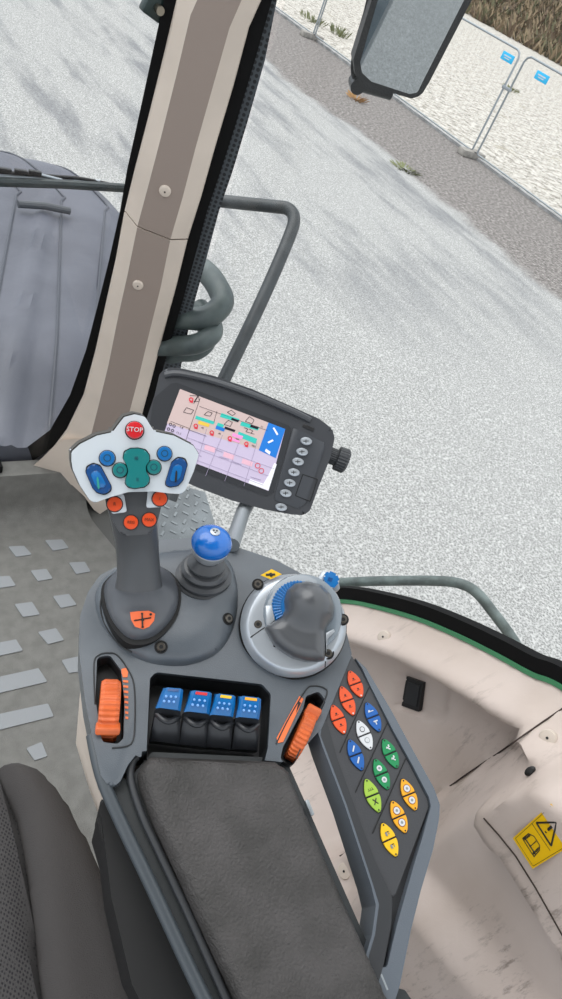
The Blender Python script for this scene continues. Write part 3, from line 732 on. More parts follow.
for x, y in ((60, 172), (52, 190), (74, 178), (68, 196)): lathe(b, [(.0018, 0), (.0018, .0003), (.0011, .0003), (.0011, 0)], MF.L(*c5(x, y), .0014), (0, 0, 1), 10, 1, cap=False)
rt = Matrix.Rotation(-.36, 4, 'Z')
for s_, x, y, z in (('1,4', 102, 184, .0036), ('11,1', 92, 206, .0036), ('40', 184, 186, .003), ('40', 250, 208, .003), ('000', 318, 230, .003), ('000', 382, 256, .003), ('H', 414, 182, .003)): text(b, s_, z, Matrix.Translation(MF.L(*c5(x, y), .0015)) @ rt, 1, .0001)
for p in ([(456, 186), (462, 184), (478, 210), (472, 214)], [(436, 240), (456, 230), (460, 236), (440, 246)], [(430, 266), (448, 278), (444, 290), (426, 276)]): sq(b, p, 7, .0015)
for x, y in ((398, 332), (412, 352)): lathe(b, [(.0032, 0), (.0032, .0003), (.0024, .0003), (.0024, 0)], MF.L(*c5(x, y), .0014), (0, 0, 1), 14, 6, cap=False)
for p in ([(168, 240), (200, 252), (196, 264), (164, 252)], [(232, 268), (262, 280)], [(250, 296), (285, 308)], [(165, 290), (180, 296)], [(300, 315), (335, 328)], [(370, 375), (410, 388)]):
    sl(b, p[0], p[1], 9, .0004)
sq(b, [(440, 368), (462, 322), (472, 326), (440, 428), (362, 400), (368, 384), (420, 402)], 7, .0014, .0001)
scr = obj('screen', b, SM, bz, 'lit lilac screen with teal bars and a blue menu strip')
for i, (x, y) in enumerate(((430, 223), (420, 249), (410, 273), (400, 299), (390, 325), (380, 350), (369, 384))):
    b = B(); lathe(b, [(.0068, -.002), (.0068, .003), (.0062, .0042), (.004, .0047)], ml(x, y, .0006), (0, 0, 1), 24, 0, sy=.66, up=V((math.sin(.2), math.cos(.2), 0)))
    tube(b, [ml(x, y, .0052)+V((-.003, 0, 0)), ml(x, y, .0052)+V((.003, .0004, 0))], .0005, 6, 1); tube(b, [ml(x, y, .0052)+V((0, -.002, 0)), ml(x, y, .0052)+V((0, .002, 0))], .0005, 6, 1)
    obj('oval_button', b, [SILV, INK], mon)
b = B(); pd = [ml(422, 304), ml(458, 316), ml(440, 370), ml(404, 356)]
for i in range(4): tube(b, [pd[i]+V((0, 0, .0012)), pd[(i+1) % 4]+V((0, 0, .0012))], .0005, 6)
obj('slot_cover', b, DEEP, mon)
b = B(); q = ml(496, 260, -.018); kd = (ml(560, 285, -.018)-q).normalized()
lathe(b, [(.010, -.006), (.010, .004), (.0145, .005), (.015, .016), (.012, .0185), (.006, .019)], q, kd, 96, rib=24, ribd=.05); obj('rotary_knob', b, GREYD, mon, smooth=20)
b = B(); box(b, -.007, .007, -.0022, .0022, -.001, .0012, 0, Matrix.Translation(ml(436, 190)) @ Matrix.Rotation(-.42, 4, 'Z'), .0006); obj('status_lamp', b, BLACK, mon)
b = B(); i2 = MF.I; w = lambda x, y, d: i2 @ at(x, y, d)
tube(b, [w(255, 490, .83), w(243, 512, .81), w(232, 545, .75)], .0085, 16); tube(b, [w(252, 470, .845), w(256, 488, .83)], .013, 12); obj('stalk', b, GALV, mon, 'silver tube stalk')
b = B()
pp = [w(96, 490, .80), w(150, 470, .82), w(165, 492, .80), w(170, 540, .74), w(120, 520, .76)]

# =================================================================== CAB SHELL
# side wall (relief of the beige trim, looked at in the plane X = 0.79)
Sil = [(-.45, 2.44), (-.3, 2.385), (-.1, 2.30), (.05, 2.232), (.10, 2.206), (.145, 2.184), (.183, 2.164), (.208, 2.144), (.258, 2.115), (.324, 2.073), (.395, 2.021), (.472, 1.952), (.529, 1.893), (.6, 1.80), (.7, 1.68), (.85, 1.58), (1.02, 1.53)]
Sil = [p.to_2d() for p in spline([(a, b_, 0) for a, b_ in Sil], 4)]
def yz(x, y, X=.79): q = onx(x, y, X); return (q.y, q.z)
boxpan = [yz(*p, .70) for p in [(700, 690), (562, 762), (520, 778), (490, 793), (482, 804), (486, 822), (515, 855), (562, 928), (640, 1080), (900, 1100), (900, 700)]]
rear = [yz(*p, .75) for p in [(620, 660), (562, 706), (500, 752), (436, 795), (300, 880), (200, 1000), (300, 1500), (900, 1500), (900, 500)]]
low = [yz(*p, .74) for p in [(380, 800), (432, 845), (490, 905), (562, 975), (640, 1060), (640, 1500), (300, 1500), (250, 900)]]
pock = [yz(*p, .785) for p in [(392, 672), (442, 672), (440, 720), (424, 722), (390, 712)]]
def wallX(y, z):
    p = (y, z); d = dist(p, Sil, False); X = .80
    X -= .062*ss(d/.045) - .062*ss((d-.05)/.028)*ss((y-.10)/.05)
    X += .006*ss(1-abs(d-.022)/.006)
    if inside(p, rear): X -= .035*ss(dist(p, rear)/.006)*ss((d-.03)/.03)
    if inside(p, boxpan): X -= .045*ss(dist(p, boxpan)/.016)
    if inside(p, low): X -= .05*ss(dist(p, low)/.05)
    if inside(p, pock): X += .016*ss(dist(p, pock)/.006)
    X -= .10*ss((1.62-z)/.13)
    return X
def scuff(M):
    nt = M.node_tree; N = nt.nodes; P = N['Principled BSDF']; old = P.inputs['Base Color'].links[0].from_socket
    tc = N.new('ShaderNodeTexCoord'); mp = N.new('ShaderNodeMapping'); mp.inputs['Scale'].default_value = (1, 3.2, .8); mp.inputs['Rotation'].default_value = (.5, 0, 0); nt.links.new(tc.outputs['Object'], mp.inputs[0])
    n = N.new('ShaderNodeTexNoise'); n.inputs['Scale'].default_value = 26; n.inputs['Detail'].default_value = 8; n.inputs['Roughness'].default_value = .75; nt.links.new(mp.outputs[0], n.inputs['Vector'])
    n2 = N.new('ShaderNodeTexNoise'); n2.inputs['Scale'].default_value = 7; nt.links.new(tc.outputs['Object'], n2.inputs['Vector'])
    a = N.new('ShaderNodeMapRange'); a.inputs[1].default_value = .52; a.inputs[2].default_value = .66; nt.links.new(n.outputs[0], a.inputs[0])
    c = N.new('ShaderNodeMapRange'); c.inputs[1].default_value = .48; c.inputs[2].default_value = .66; c.inputs[4].default_value = .75; nt.links.new(n2.outputs[0], c.inputs[0])
    m_ = N.new('ShaderNodeMath'); m_.operation = 'MULTIPLY'; nt.links.new(a.outputs[0], m_.inputs[0]); nt.links.new(c.outputs[0], m_.inputs[1])
    x = N.new('ShaderNodeMix'); x.data_type = 'RGBA'; nt.links.new(m_.outputs[0], x.inputs[0]); nt.links.new(old, x.inputs[6]); x.inputs[7].default_value = lin((112, 100, 92)); nt.links.new(x.outputs[2], P.inputs['Base Color'])
wo = [V(p) for p in Sil] + [V((1.02, 1.44)), V((-.45, 1.44))]
b = B(); field(b, wo, .011, lambda a, c, d: V((wallX(a, c), a, c)))
wl = obj('wall_right', b, mat('trim_beige', (203, 189, 181), .5, bump=.06, bscale=500, c2=(190, 175, 165), vscale=6), kind='structure', smooth=60)
scuff(wl.data.materials[0])
def wp(x, y):                                         # point of the trim relief seen at x, y
    q = None
    for i in range(400):
        X = .60+.0006*i; q = onx(x, y, X)
        if X >= wallX(q.y, q.z): return q
    return q
def wline(pts, st=4):
    out = []
    for i in range(len(pts)-1):
        k = max(1, int(math.dist(pts[i], pts[i+1])/st))
        out += [wp(pts[i][0]+(pts[i+1][0]-pts[i][0])*j/k, pts[i][1]+(pts[i+1][1]-pts[i][1])*j/k) for j in range(k)]
    return [p+V((-.0012, 0, .0006)) for p in out + [wp(*pts[-1])]]
b = B()
P = wline([(575, 700), (562, 709), (540, 724), (500, 752), (470, 772), (436, 796), (425, 803)]); tube(b, P, .0012, 6)
P = [wp(*p) for p in [(340, 856), (346, 852), (353, 850)]]; tube(b, P, .0016, 6)
P = wline([(484, 818), (500, 836), (516, 856), (536, 888), (562, 934), (580, 970)]); tube(b, P, .0010, 6)
sm_ = obj('panel_seam', b, mat('seam_shadow', (60, 48, 42), .8), wl)
def capon(x, y, r, nm='bolt_cap', hole=True):
    q = wp(x, y); b = B(); n = V((-1, 0, .55)).normalized()
    lathe(b, [(r, -.004), (r, .0015), (r*.85, .0035), (r*.4, .004), (r*.15, .004)], q, n, 28, 0)
    if hole: lathe(b, [(r*.16, .0035), (r*.16, .0046)], q, n, 10, 1)
    return obj(nm, b, [BEIGE, INK], wl)
capon(548, 738, .011); capon(345, 871, .014); capon(384, 637, .011)
b = B(); q = wp(531, 771); lathe(b, [(.008, -.003), (.008, .004), (.005, .006)], q, V((-1, 0, .6)), 20, 0, sy=.6); obj('rubber_plug', b, INK, wl, 'small black oval plug')
# socket plate in its pocket
b = B(); sp = [wp(*p) for p in [(409, 676), (426, 682), (421, 711), (404, 705)]]; n = (sp[1]-sp[0]).cross(sp[3]-sp[0]).normalized()
if n.x > 0: n = -n
loft(b, [[p-n*.012 for p in sp], [p+n*.006 for p in sp]]); cc = sum(sp, V())/4
loft(b, [[cc+(p-cc)*.72+n*.004 for p in sp], [cc+(p-cc)*.72+n*.0072 for p in sp]], 1)
tag(obj('switch_plate', b, [BLACK, mat('blind_switch', (34, 36, 40), .35)]), 'black rectangular blanking switch plate set in the beige side trim', 'switch')
# sticker on the box panel
b = B(); cs = [(513, 836), (551, 803), (580, 842), (533, 870)]
n = V((-1, -.0, .10)).normalized(); _q = wp(538, 838); S4 = [onp(x, y, n, n.dot(_q)+.0015) for x, y in cs]
o = S4[0]; ux = (S4[1]-S4[0]); uy = (S4[3]-S4[0]); LX, LY = ux.length, uy.length
ux = ux.normalized(); uy = (uy-ux*uy.dot(ux)).normalized()
def S(u, v, k=.0): return o + ux*(u*LX) + uy*(v*LY) + n*(.0012+k)
def spoly(b, pts, mi, k): loft(b, [[S(u, v, k-.0006) for u, v in pts], [S(u, v, k) for u, v in pts]], mi)
def sline(b, pts, mi, k, w=.0006, close=True):
    for i in range(len(pts) if close else len(pts)-1): tube(b, [S(*pts[i], k), S(*pts[(i+1) % len(pts)], k)], w, 4, mi)
spoly(b, [(0, 0), (1, 0), (1, 1), (0, 1)], 0, .0006); sline(b, [(.04, .04), (.96, .04), (.96, .96), (.04, .96)], 1, .0007, .00025); sline(b, [(0.04, .48), (.96, .48)], 1, .0007, .00025, False)
sline(b, [(.55+.0, .58), (.97-.1, .85-.1), (.2, .88)], 1, .0008, .001)
obj_st = None
b.free(); b = B()
# laid out with u across the narrow side (towards top right), v along the long side
p_ = lambda x, y: (500+x/9.065, 790+y/9.065)
def Q(x, y, k=0):
    a, c = p_(x, y); r_ = ray(a, c); nn = n; t = (nn.dot(S4[0]+nn*(.0015+k)) - nn.dot(EYE))/nn.dot(r_); return EYE + r_*t
def qp(pts, mi, k): loft(b, [[Q(x, y, k)-n*.0012 for x, y in pts], [Q(x, y, k) for x, y in pts]], mi)
def ql(pts, mi, w, close=True):
    for i in range(len(pts) if close else len(pts)-1): tube(b, [Q(*pts[i], .0002), Q(*pts[(i+1) % len(pts)], .0002)], w, 6, mi)
qp([(115, 438), (460, 125), (745, 440), (295, 715)], 0, 0)
ql([(140, 440), (458, 150), (715, 440), (300, 690)], 1, .00022); ql([(290, 305), (455, 550)], 1, .0003, False)
ql([(330, 296), (514, 292), (464, 505)], 1, .0011)
ql([(470, 330), (438, 360)], 1, .0017, False); ql([(418, 378), (414, 382)], 1, .0013, False)
ql([(205, 440), (258, 395), (310, 420), (360, 500), (358, 545), (308, 605)], 1, .0005); ql([(225, 432), (320, 580)], 1, .0008, False); ql([(270, 515), (330, 462)], 1, .0005, False)
for t in (.25, .5, .75): ql([(205+95*t*.2, 440+t*20), (262+95*t*.2, 398+t*20)], 1, .0003, False); ql([(300-6*t, 595-t*30), (356-6*t, 540-t*30)], 1, .0003, False)
tag(obj('warning_sticker', b, [YEL, INK]), 'yellow sticker with warning triangle and open book sign on beige trim', 'sticker')

# green sill and black seal, running along the sill curve
def ribbon(o0, o1, X0, X1):
    b = B(); rings = []
    for i in range(0, len(Sil)):
        p = Sil[i]; d = (Sil[min(i+1, len(Sil)-1)]-Sil[max(i-1, 0)]).normalized(); nn = V((-d.y, d.x))
        if nn.y < 0: nn = -nn
        a = p+nn*o0; c = p+nn*o1
        rings.append([V((X0, a.x, a.y)), V((X0, c.x, c.y)), V((X1, c.x, c.y)), V((X1, a.x, a.y))])
    loft(b, rings); return b
obj('trim_4', ribbon(-.002, .005, .795, .82), GREENP, None, 'green painted sill edge below the side window', kind='structure')
obj('trim_5', ribbon(.005, .027, .797, .815), SEAL, None, 'black rubber seal below the side window', kind='structure')

# cab floor
b = B(); fp = [(-.8, -.6), (.80, -.6), (.80, .55), (.76, .85), (.72, 1.07), (.66, 1.22), (.40, 1.26), (-.8, 1.24)]
prism(b, fp, 1.42, 1.497); obj('floor', b, mat('cab_floor_rubber', (84, 84, 82), .75, bump=.4, bscale=600), kind='structure')
MATM = mat('mat_rubber', (112, 111, 107), .6, bump=.8, bscale=650, c2=(100, 99, 95), vscale=40)
b = B(); n = 14; prev = None; pr = []                # mat with an up-turned front
for i in range(40):
    y = -.5 + i*.045
    if y > 1.14: break
    pr.append((y, 1.5))
for k in range(1, 9): t = k/8*math.pi/2; pr.append((1.13+.05*math.sin(t), 1.5+.05*(1-math.cos(t))))
pr += [(1.185, 1.585), (1.195, 1.622), (1.24, 1.625)]
grid = []
for y, z in pr:
    xr = .75 if y < .5 else .75-(y-.5)*.28
    grid.append([V((-.75+(xr+.75)*j/20, y, z)) for j in range(21)])
vv = [[b.verts.new(p) for p in r_] for r_ in grid]
for i in range(len(vv)-1):
    for j in range(20): b.faces.new((vv[i][j], vv[i][j+1], vv[i+1][j+1], vv[i+1][j]))
ft = obj('floor_mat', b, MATM, smooth=60); tag(ft, 'grey rubber floor mat with lighter raised squares and stripes', 'mat')
quads = [[(25, 270), (75, 268), (100, 295), (50, 302)], [(140, 250), (195, 248), (215, 275), (165, 283)], [(95, 345), (145, 340), (165, 370), (118, 378)], [(215, 320), (265, 318), (283, 348), (238, 356)], [(-60, 365), (30, 362), (50, 392), (-60, 408)],
         [(45, 450), (100, 443), (125, 482), (72, 490)], [(165, 425), (215, 418), (240, 452), (190, 462)], [(118, 537), (175, 525), (200, 562), (150, 575)], [(-80, 585), (50, 560), (72, 595), (-80, 628)], [(192, 625), (250, 612), (255, 660), (215, 665)],
         [(-80, 694), (120, 650), (148, 692), (-80, 746)], [(-80, 810), (150, 760), (168, 800), (-80, 862)], [(82, 900), (130, 880), (148, 925), (108, 938)]]
STUD = mat('mat_stud', (128, 131, 134), .45, bump=.3, bscale=500)
for q in quads:
    b = B()
    p = [onz(x/3.123, 460+y/3.123, 1.502) for x, y in q]; prism(b, fillet([v.to_2d() for v in p], .003), 1.4995, 1.5022); obj('mat_pad', b, STUD, ft)

b = B(); prism(b, fillet([(-.9, -.8), (.60, -.8), (.60, .38), (-.9, .38)], .08, 5), 3.22, 3.30, 0, .02, 2)  # out-of-view roof added to block overhead light, front left open
obj('ceiling', b, mat('head_lining', (190, 186, 180), .8), None, 'unseen rear half of the cab roof, cut short to shape the light', kind='structure')

# seat
seat = thing('driver_seat', 'dark grey fabric seat cushion with dotted centre beside the armrest', 'seat', Matrix.Translation((0, .1, 1.7)))
def sw(pts): return [V((x, y-.1)) for x, y in pts]
cush = sw([(-.30, .366), (.05, .378), (.12, .375), (.150, .362), (.160, .28), (.150, .20), (.142, .12), (.135, -.2), (-.30, -.2)])
b = B(); puff(b, fillet(cush, .02), .26, .022, .03, .012, .12); obj('seat_cushion', b, KNIT, seat)
bol = sw([(.140, .370), (.165, .366), (.188, .350), (.206, .31), (.219, .25), (.226, .20), (.226, .13), (.224, .08), (.220, -.2), (.125, -.2), (.134, .12), (.146, .22), (.152, .30)])
b = B(); puff(b, fillet(bol, .01), .265, .038, .03, .008, .10); obj('side_bolster', b, FAB, seat)
b = B(); prism(b, fillet(sw([(-.3, .33), (.15, .335), (.19, .30), (.20, .1), (.19, -.2), (-.3, -.2)]), .02), -.19, .13); obj('seat_base', b, BLACK, seat)

# =================================================================== A-PILLAR
npil = V((-.42, -.88, -.13)).normalized(); PB = at(75, 470, 1.0); PB = PB
dP = npil.dot(onp(100, 505, V((0, 1, 0)), 1.17))
rows = [(-260, 290, 305, 350, 372), (-120, 229, 244, 289, 310), (-60, 203, 217, 263, 283), (0, 177, 190, 237, 256), (60, 163, 176, 220, 240), (120, 148, 161, 203, 222), (170, 135, 148, 190, 208), (211, 125, 137, 178, 195)]
low_ = [(211, 125, 137, 178, 195), (260, 116, 127, 168, 183), (300, 107, 118, 158, 172), (350, 96, 108, 146, 159), (395, 84, 97, 134, 147), (430, 67, 88, 125, 140), (455, 48, 82, 118, 134)]
def pilp(x, y, k=0.0): q = onp(x, y, npil, dP + k); return q
def pillar(rows, name, lab):
    b = B(); rings = []
    for y, l, a, c, r in rows:
        pts = [pilp(l-2, y-3, -.05), pilp(l, y, -.012), pilp(l+1, y+.4, -.004), pilp(a+.5, y+15, .012), pilp(c-7.5, y+28, .012), pilp(r-8, y+27.5, -.004), pilp(r-7, y+27.5, -.012), pilp(r-7, y+27.5, -.05)]
        rings.append(pts)
    loft(b, rings); b.faces.ensure_lookup_table(); b.normal_update()
    k = 0
    for f in b.faces:
        k += 1
    nf = 8
    for i in range(len(rings)-1): b.faces[i*nf+3].material_index = 1
    return obj(name, b, [BEIGE, TAUPE], None, lab, kind='structure', smooth=12)
t1 = pillar(rows, 'trim_1', 'upper beige pillar cover with taupe centre face')
rr = [(y, *v) for y, *v in low_]
rr[0] = (212.2, 124.7, 136.7, 177.7, 194.7)
t2 = pillar(rr, 'trim_2', 'lower beige pillar cover with taupe centre face')
# the flared foot
b = B(); foot = [(22, 477), (28, 470), (42, 458), (60, 440), (90, 438), (135, 440), (131, 470), (126, 490), (112, 506), (100, 514), (94, 510), (84, 496), (72, 485), (58, 480), (40, 478)]
rg = [[pilp(x, y, -.04) for x, y in foot], [pilp(x, y, .0115 if i not in (0, 1, 2, 9, 10) else .009) for i, (x, y) in enumerate(foot)]]; loft(b, rg); ft2 = obj('trim_3', b, BEIGE, None, 'beige pillar foot spreading over the floor mat', kind='structure')
for (x, y), par in (((165, 191), t1), ((138, 285), t2)):
    q = pilp(x, y, .0125); b = B(); lathe(b, [(.0098, -.003), (.0098, .001), (.008, .003), (.003, .0038), (.0015, .0038)], q, npil, 28, 0); lathe(b, [(.0014, .0036), (.0014, .0045)], q, npil, 10, 1); obj('screw_cap', b, [BEIGE, INK], par)
# black seals each side and the perforated strip
def strip(name, rows, k, th, mt, lab):
    b = B(); uv = b.loops.layers.uv.new('UVMap')
    rings = []
    for y, l, r in rows: rings.append([pilp(l, y, k), pilp(r, y, k), pilp(r, y, k-th), pilp(l, y, k-th)])
    loft(b, rings); b.faces.ensure_lookup_table()
    org = rings[0][0]; d1 = (rings[-1][0]-org).normalized(); d2 = npil.cross(d1)
    for f in b.faces:
        for lp in f.loops: q = lp.vert.co-org; lp[uv].uv = (q.dot(d1), q.dot(d2))
    return obj(name, b, mt, None, lab, kind='structure')
L_ = [(-260, 270, 293), (-60, 186, 206), (0, 164, 180), (60, 151, 166), (120, 138, 151), (170, 127, 138), (211, 120, 128), (260, 109, 119), (300, 99, 110), (350, 86, 99), (395, 70, 87), (430, 50, 70), (448, 26, 52), (460, 0, 34), (466, -40, 16), (468, -90, -20)]
strip('trim_6', L_, -.02, .02, SEAL, 'black windscreen seal along the left of the pillar')
R_ = [(-260, 364, 390), (-60, 280, 302), (0, 254, 272), (60, 238, 255), (120, 220, 237), (170, 206, 221), (211, 193, 207), (260, 180, 194), (300, 169, 183), (350, 156, 168), (395, 144, 156), (430, 134, 148), (476, 126, 142)]
strip('trim_7', R_, -.016, .02, SEAL, 'black seal along the right of the pillar')
D_ = [(-260, 388, 400), (-60, 300, 312), (0, 270, 277), (60, 253, 265), (120, 235, 248), (170, 219, 233), (211, 205, 219), (260, 192, 206), (300, 181, 195), (350, 166, 184), (395, 154, 176), (430, 146, 168), (476, 138, 165)]
strip('trim_8', D_, -.03, .004, DOTS, 'dotted grey edge print of the side window beside the pillar')

b = B(); box(b, -.85, .36, 1.205, 1.235, 1.60, 1.642, 0, None, .006); obj('trim_9', b, SEAL, None, 'black seal along the lower edge of the windscreen', kind='structure')
# windows: windscreen and curved side pane
def pane(name, pts, lab):
    b = B(); vs = [b.verts.new(p) for p in pts]; f = b.faces.new(vs); r = bmesh.ops.extrude_face_region(b, geom=[f]); nn = f.normal
    b.normal_update(); nn = f.normal.copy()
    for v in [g for g in r['geom'] if isinstance(g, bmesh.types.BMVert)]: v.co += nn*.004
    return b
A0 = pilp(100, 455, -.045); A1 = pilp(205, -90, -.045)
obj('window_1', pane('w', [V((-.85, 1.24, 1.63)), V((A0.x-.02, 1.24, 1.63)), A1, V((-.85, A1.y, A1.z))], ''), GLASS, None, 'windscreen pane', kind='structure')
b = B(); cols = []
planv = [(pilp(150, 470, -.05).x, pilp(150, 470, -.05).y, 1.50), (.70, .92, 1.56), (.765, .72, 1.66), (.80, .55, 1.87), (.81, .45, 1.975), (.815, .32, 2.075), (.815, .18, 2.166), (.815, .05, 2.232), (.815, -.45, 2.44)]
lo = []; hi = []
q1 = pilp(300, -60, -.05)
for i, (x, y, z) in enumerate(planv):
    lo.append(b.verts.new((x, y, z))); t = i/(len(planv)-1)
    hx, hy = (q1.x, q1.y) if i == 0 else (x-.03, min(y, q1.y-.05*i)); hi.append(b.verts.new((hx, hy, max(q1.z, 3.05))))
for i in range(len(planv)-1): b.faces.new((lo[i], lo[i+1], hi[i+1], hi[i]))
r = bmesh.ops.extrude_face_region(b, geom=list(b.faces))
for v in [g for g in r['geom'] if isinstance(g, bmesh.types.BMVert)]: v.co.x += .004
obj('window_2', b, GLASS, None, 'curved side window pane', kind='structure')

# =================================================================== OUTSIDE, ON THE MACHINE
# grab rail
b = B(); tube(b, spline([at(x, y, d) for (x, y), d in [((196, 198), 1.66), ((240, 203), 1.64), ((274, 206.5), 1.62), ((288, 209), 1.615), ((294, 219), 1.61), ((288, 240), 1.60), ((262, 300), 1.58), ((228, 371), 1.56), ((190, 450), 1.54), ((170, 500), 1.53)]], 5), .0148, 16)
tag(obj('grab_rail', b, TUBE), 'dark bent grab rail outside, beyond the pillar and monitor', 'rail')
b = B(); tube(b, spline([at(x, y, d) for (x, y), d in [((335, 583), 1.36), ((380, 581), 1.32), ((440, 581), 1.27), ((464, 585), 1.25), ((478, 594), 1.24), ((492, 611), 1.23), ((512, 638), 1.22), ((530, 670), 1.21)]], 5), .0095, 16)
tag(obj('hand_rail', b, mat('worn_tube', (98, 108, 106), .5, var=.15, vscale=40)), 'worn grey hand rail outside, low along the side window', 'rail')
# hoses
hz = [[((150, 322), 1.42), ((180, 318), 1.40), ((205, 318), 1.38), ((222, 304), 1.38), ((218, 288), 1.40), ((206, 272), 1.44), ((190, 262), 1.5)],
      [((150, 346), 1.425), ((172, 346), 1.42), ((196, 344), 1.38), ((212, 334), 1.39), ((211, 322), 1.42), ((200, 308), 1.46)],
      [((158, 362), 1.50), ((176, 354), 1.46), ((195, 352), 1.44), ((207, 342), 1.45), ((205, 326), 1.48)]]
for pts, lb, r in zip(hz, ('uppermost of the thick grey hoses looped outside behind the pillar', 'middle thick grey hose looped outside behind the pillar', 'lowest grey hose looped outside, just above the monitor'), (.023, .020, .018)):
    b = B(); tube(b, spline([at(x, y, d) for (x, y), d in pts], 6), r, 20); tag(obj('hose', b, HOSE, smooth=60), lb, 'hose', 'hoses behind the pillar')
# step plate
b = B(); st = [onz(x, y, 1.5) for x, y in [(140, 500), (190, 488), (205, 492), (224, 552), (150, 560)]]
prism(b, [v.to_2d() for v in st], 1.48, 1.5)
for i in range(14):
    for j in range(14):
        q = V((.60+i*.03, .86+j*.03)) + V((.015*(j % 2), 0))
        if inside(q, [v.to_2d() for v in st]): box(b, -.009, .009, -.003, .003, 0, .002, 1, Matrix.Translation((q.x, q.y, 1.5)) @ Matrix.Rotation(.8 if (i+j) % 2 else -.8, 4, 'Z'))
tag(obj('step_plate', b, [mat('plate_grey', (112, 117, 120), .45, metal=.3, var=.1, vscale=10), mat('plate_worn', (132, 137, 140), .4, metal=.4)]), 'grey metal tread plate outside between joystick and monitor stalk', 'step')

# front mudguard
b = B(); G = []
NY, NX = 50, 90
for i in range(NY+1):
    t = i/NY; y = 1.255 + t*1.615; row = []
    xr = .60 + .375*(y-1.25) if y < 2.4 else .60+.375*1.15+.02
    if y > 2.35: xr -= .55*(y-2.35)**2
    xl = xr-1.3
    for j in range(NX+1):
        s = j/NX; x = xl+(xr-xl)*s; de = (xr-x)
        z = 1.755 - .10*ss((1.6-y)/.35) - .06*max(0, 1-(de/.16))**2.2*1.0 - .02*(1-s)
        z -= .9*max(0, (y-2.66))**1.6
        for c_ in (.22, .245, .52): z += .012*ss(1-abs(de-c_-.05*math.sin(t*2))/.02)
        z += .006*ss(1-abs(de-.025)/.02)
        row.append(b.verts.new((x, y, z)))
    row.append(b.verts.new((xr+.01, y, row[-1].co.z-.03))); row.append(b.verts.new((xr+.005, y, row[NX].co.z-.35)))
    G.append(row)
BEADS = []
for d0, d1 in ((.13, .28), (.30, .42), (.05, .09)):
    ln_ = []
    for i, row in enumerate(G):
        want_ = d0+(d1-d0)*i/(len(G)-1); xr_ = row[NX].co.x; q = min(row[:NX+1], key=lambda v: abs((xr_-v.co.x)-want_))
        ln_.append(V((xr_-want_, q.co.y, q.co.z+.001)))
    BEADS.append(ln_)
G.insert(0, [b.verts.new((v.co.x, v.co.y-.01, v.co.z-.45)) for v in G[0]]); NY += 1
for i in range(NY):
    for j in range(len(G[0])-1): b.faces.new((G[i][j], G[i][j+1], G[i+1][j+1], G[i+1][j]))
mg = thing('mudguard', 'dark grey wet rounded mudguard seen through the windscreen', 'mudguard', Matrix.Translation((0, 0, 0)))
obj('cover', b, mat('wet_grey_plastic', (88, 90, 100), .5, bump=.5, bscale=50, c2=(74, 76, 86), vscale=5), mg, smooth=50)
for ln_ in BEADS:
    b = B(); tube(b, ln_, .0045, 6); obj('moulded_bead', b, mat('bead_grey', (62, 65, 74), .5), mg)
b = B(); p0, p1 = onz(18, 204, 1.775), onz(70, 211, 1.775); tube(b, [p0, (p0+p1)/2+V((0, .004, .004)), p1], .012, 10); obj('grip_ridge', b, mat('ridge_grey', (70, 73, 78), .5), mg)

b = B(); prism(b, fillet([(-2.6, .9), (-2.5, 1.6), (-2.1, 2.0), (-1.5, 2.05), (-1.0, 1.75), (-.75, 1.3), (-.75, .9)], .2, 6), .90, 1.12, 0, .03, 3)
for v in b.verts: v.co = V((v.co.z, v.co.x, v.co.y))
tag(obj('rear_mudguard', b, mat('slate_paint', (70, 84, 92), .3)), 'dark slate rear mudguard, seen only as a reflection in the mirror', 'mudguard')
# wiper
npw = V((0, 1, 0)); W = lambda x, y, Y=1.19: onp(x, y, npw, Y)
wi = thing('wiper', 'dark windscreen wiper lying level across the windscreen', 'wiper', Matrix.Translation(W(60, 182)))
wi_o = W(60, 182)
b = B(); tube(b, [W(x, y)-wi_o for x, y in ((-420, 160), (-40, 179), (0, 182), (60, 184), (124, 188))], .0075, 10); obj('wiper_arm', b, mat('wiper_dark', (48, 56, 58), .45), wi)
b = B(); tube(b, spline([W(x, y, 1.2)-wi_o for x, y in ((-380, 150), (-40, 168), (0, 172), (50, 176), (84, 179), (122, 187))], 4), .0030, 8); tube(b, spline([W(x, y, 1.2)-wi_o for x, y in ((-380, 158), (-40, 178), (0, 176), (62, 180), (100, 181))], 4), .0026, 8, 1)
obj('wiper_blade', b, [BLACK, SILV], wi)
b = B()
for x, y in ((5, 170.5), (21, 172), (35, 173)): box(b, -.010, .010, -.004, .004, -.004, .004, 0, Matrix.Translation(W(x, y, 1.195)-wi_o), .001)
tube(b, [W(35, 173, 1.195)-wi_o, W(62, 180, 1.195)-wi_o], .0022, 8, 1); obj('wiper_clip', b, [BLACK, SILV], wi)
# top-left fitting
b = B(); tp = pilp(156, 2, -.03); box(b, -.016, .016, -.01, .01, -.02, .02, 0, Matrix.Translation(tp) @ Matrix.Rotation(.3, 4, 'Y'), .004); lathe(b, [(.006, 0), (.006, .012)], tp+V((0, -.01, -.005)), (0, -1, 0), 12, 1)
tag(obj('hinge_block', b, [mat('hinge_green', (30, 46, 44), .4), STEEL]), 'small dark green hinge block at the top edge left of the pillar', 'hinge')

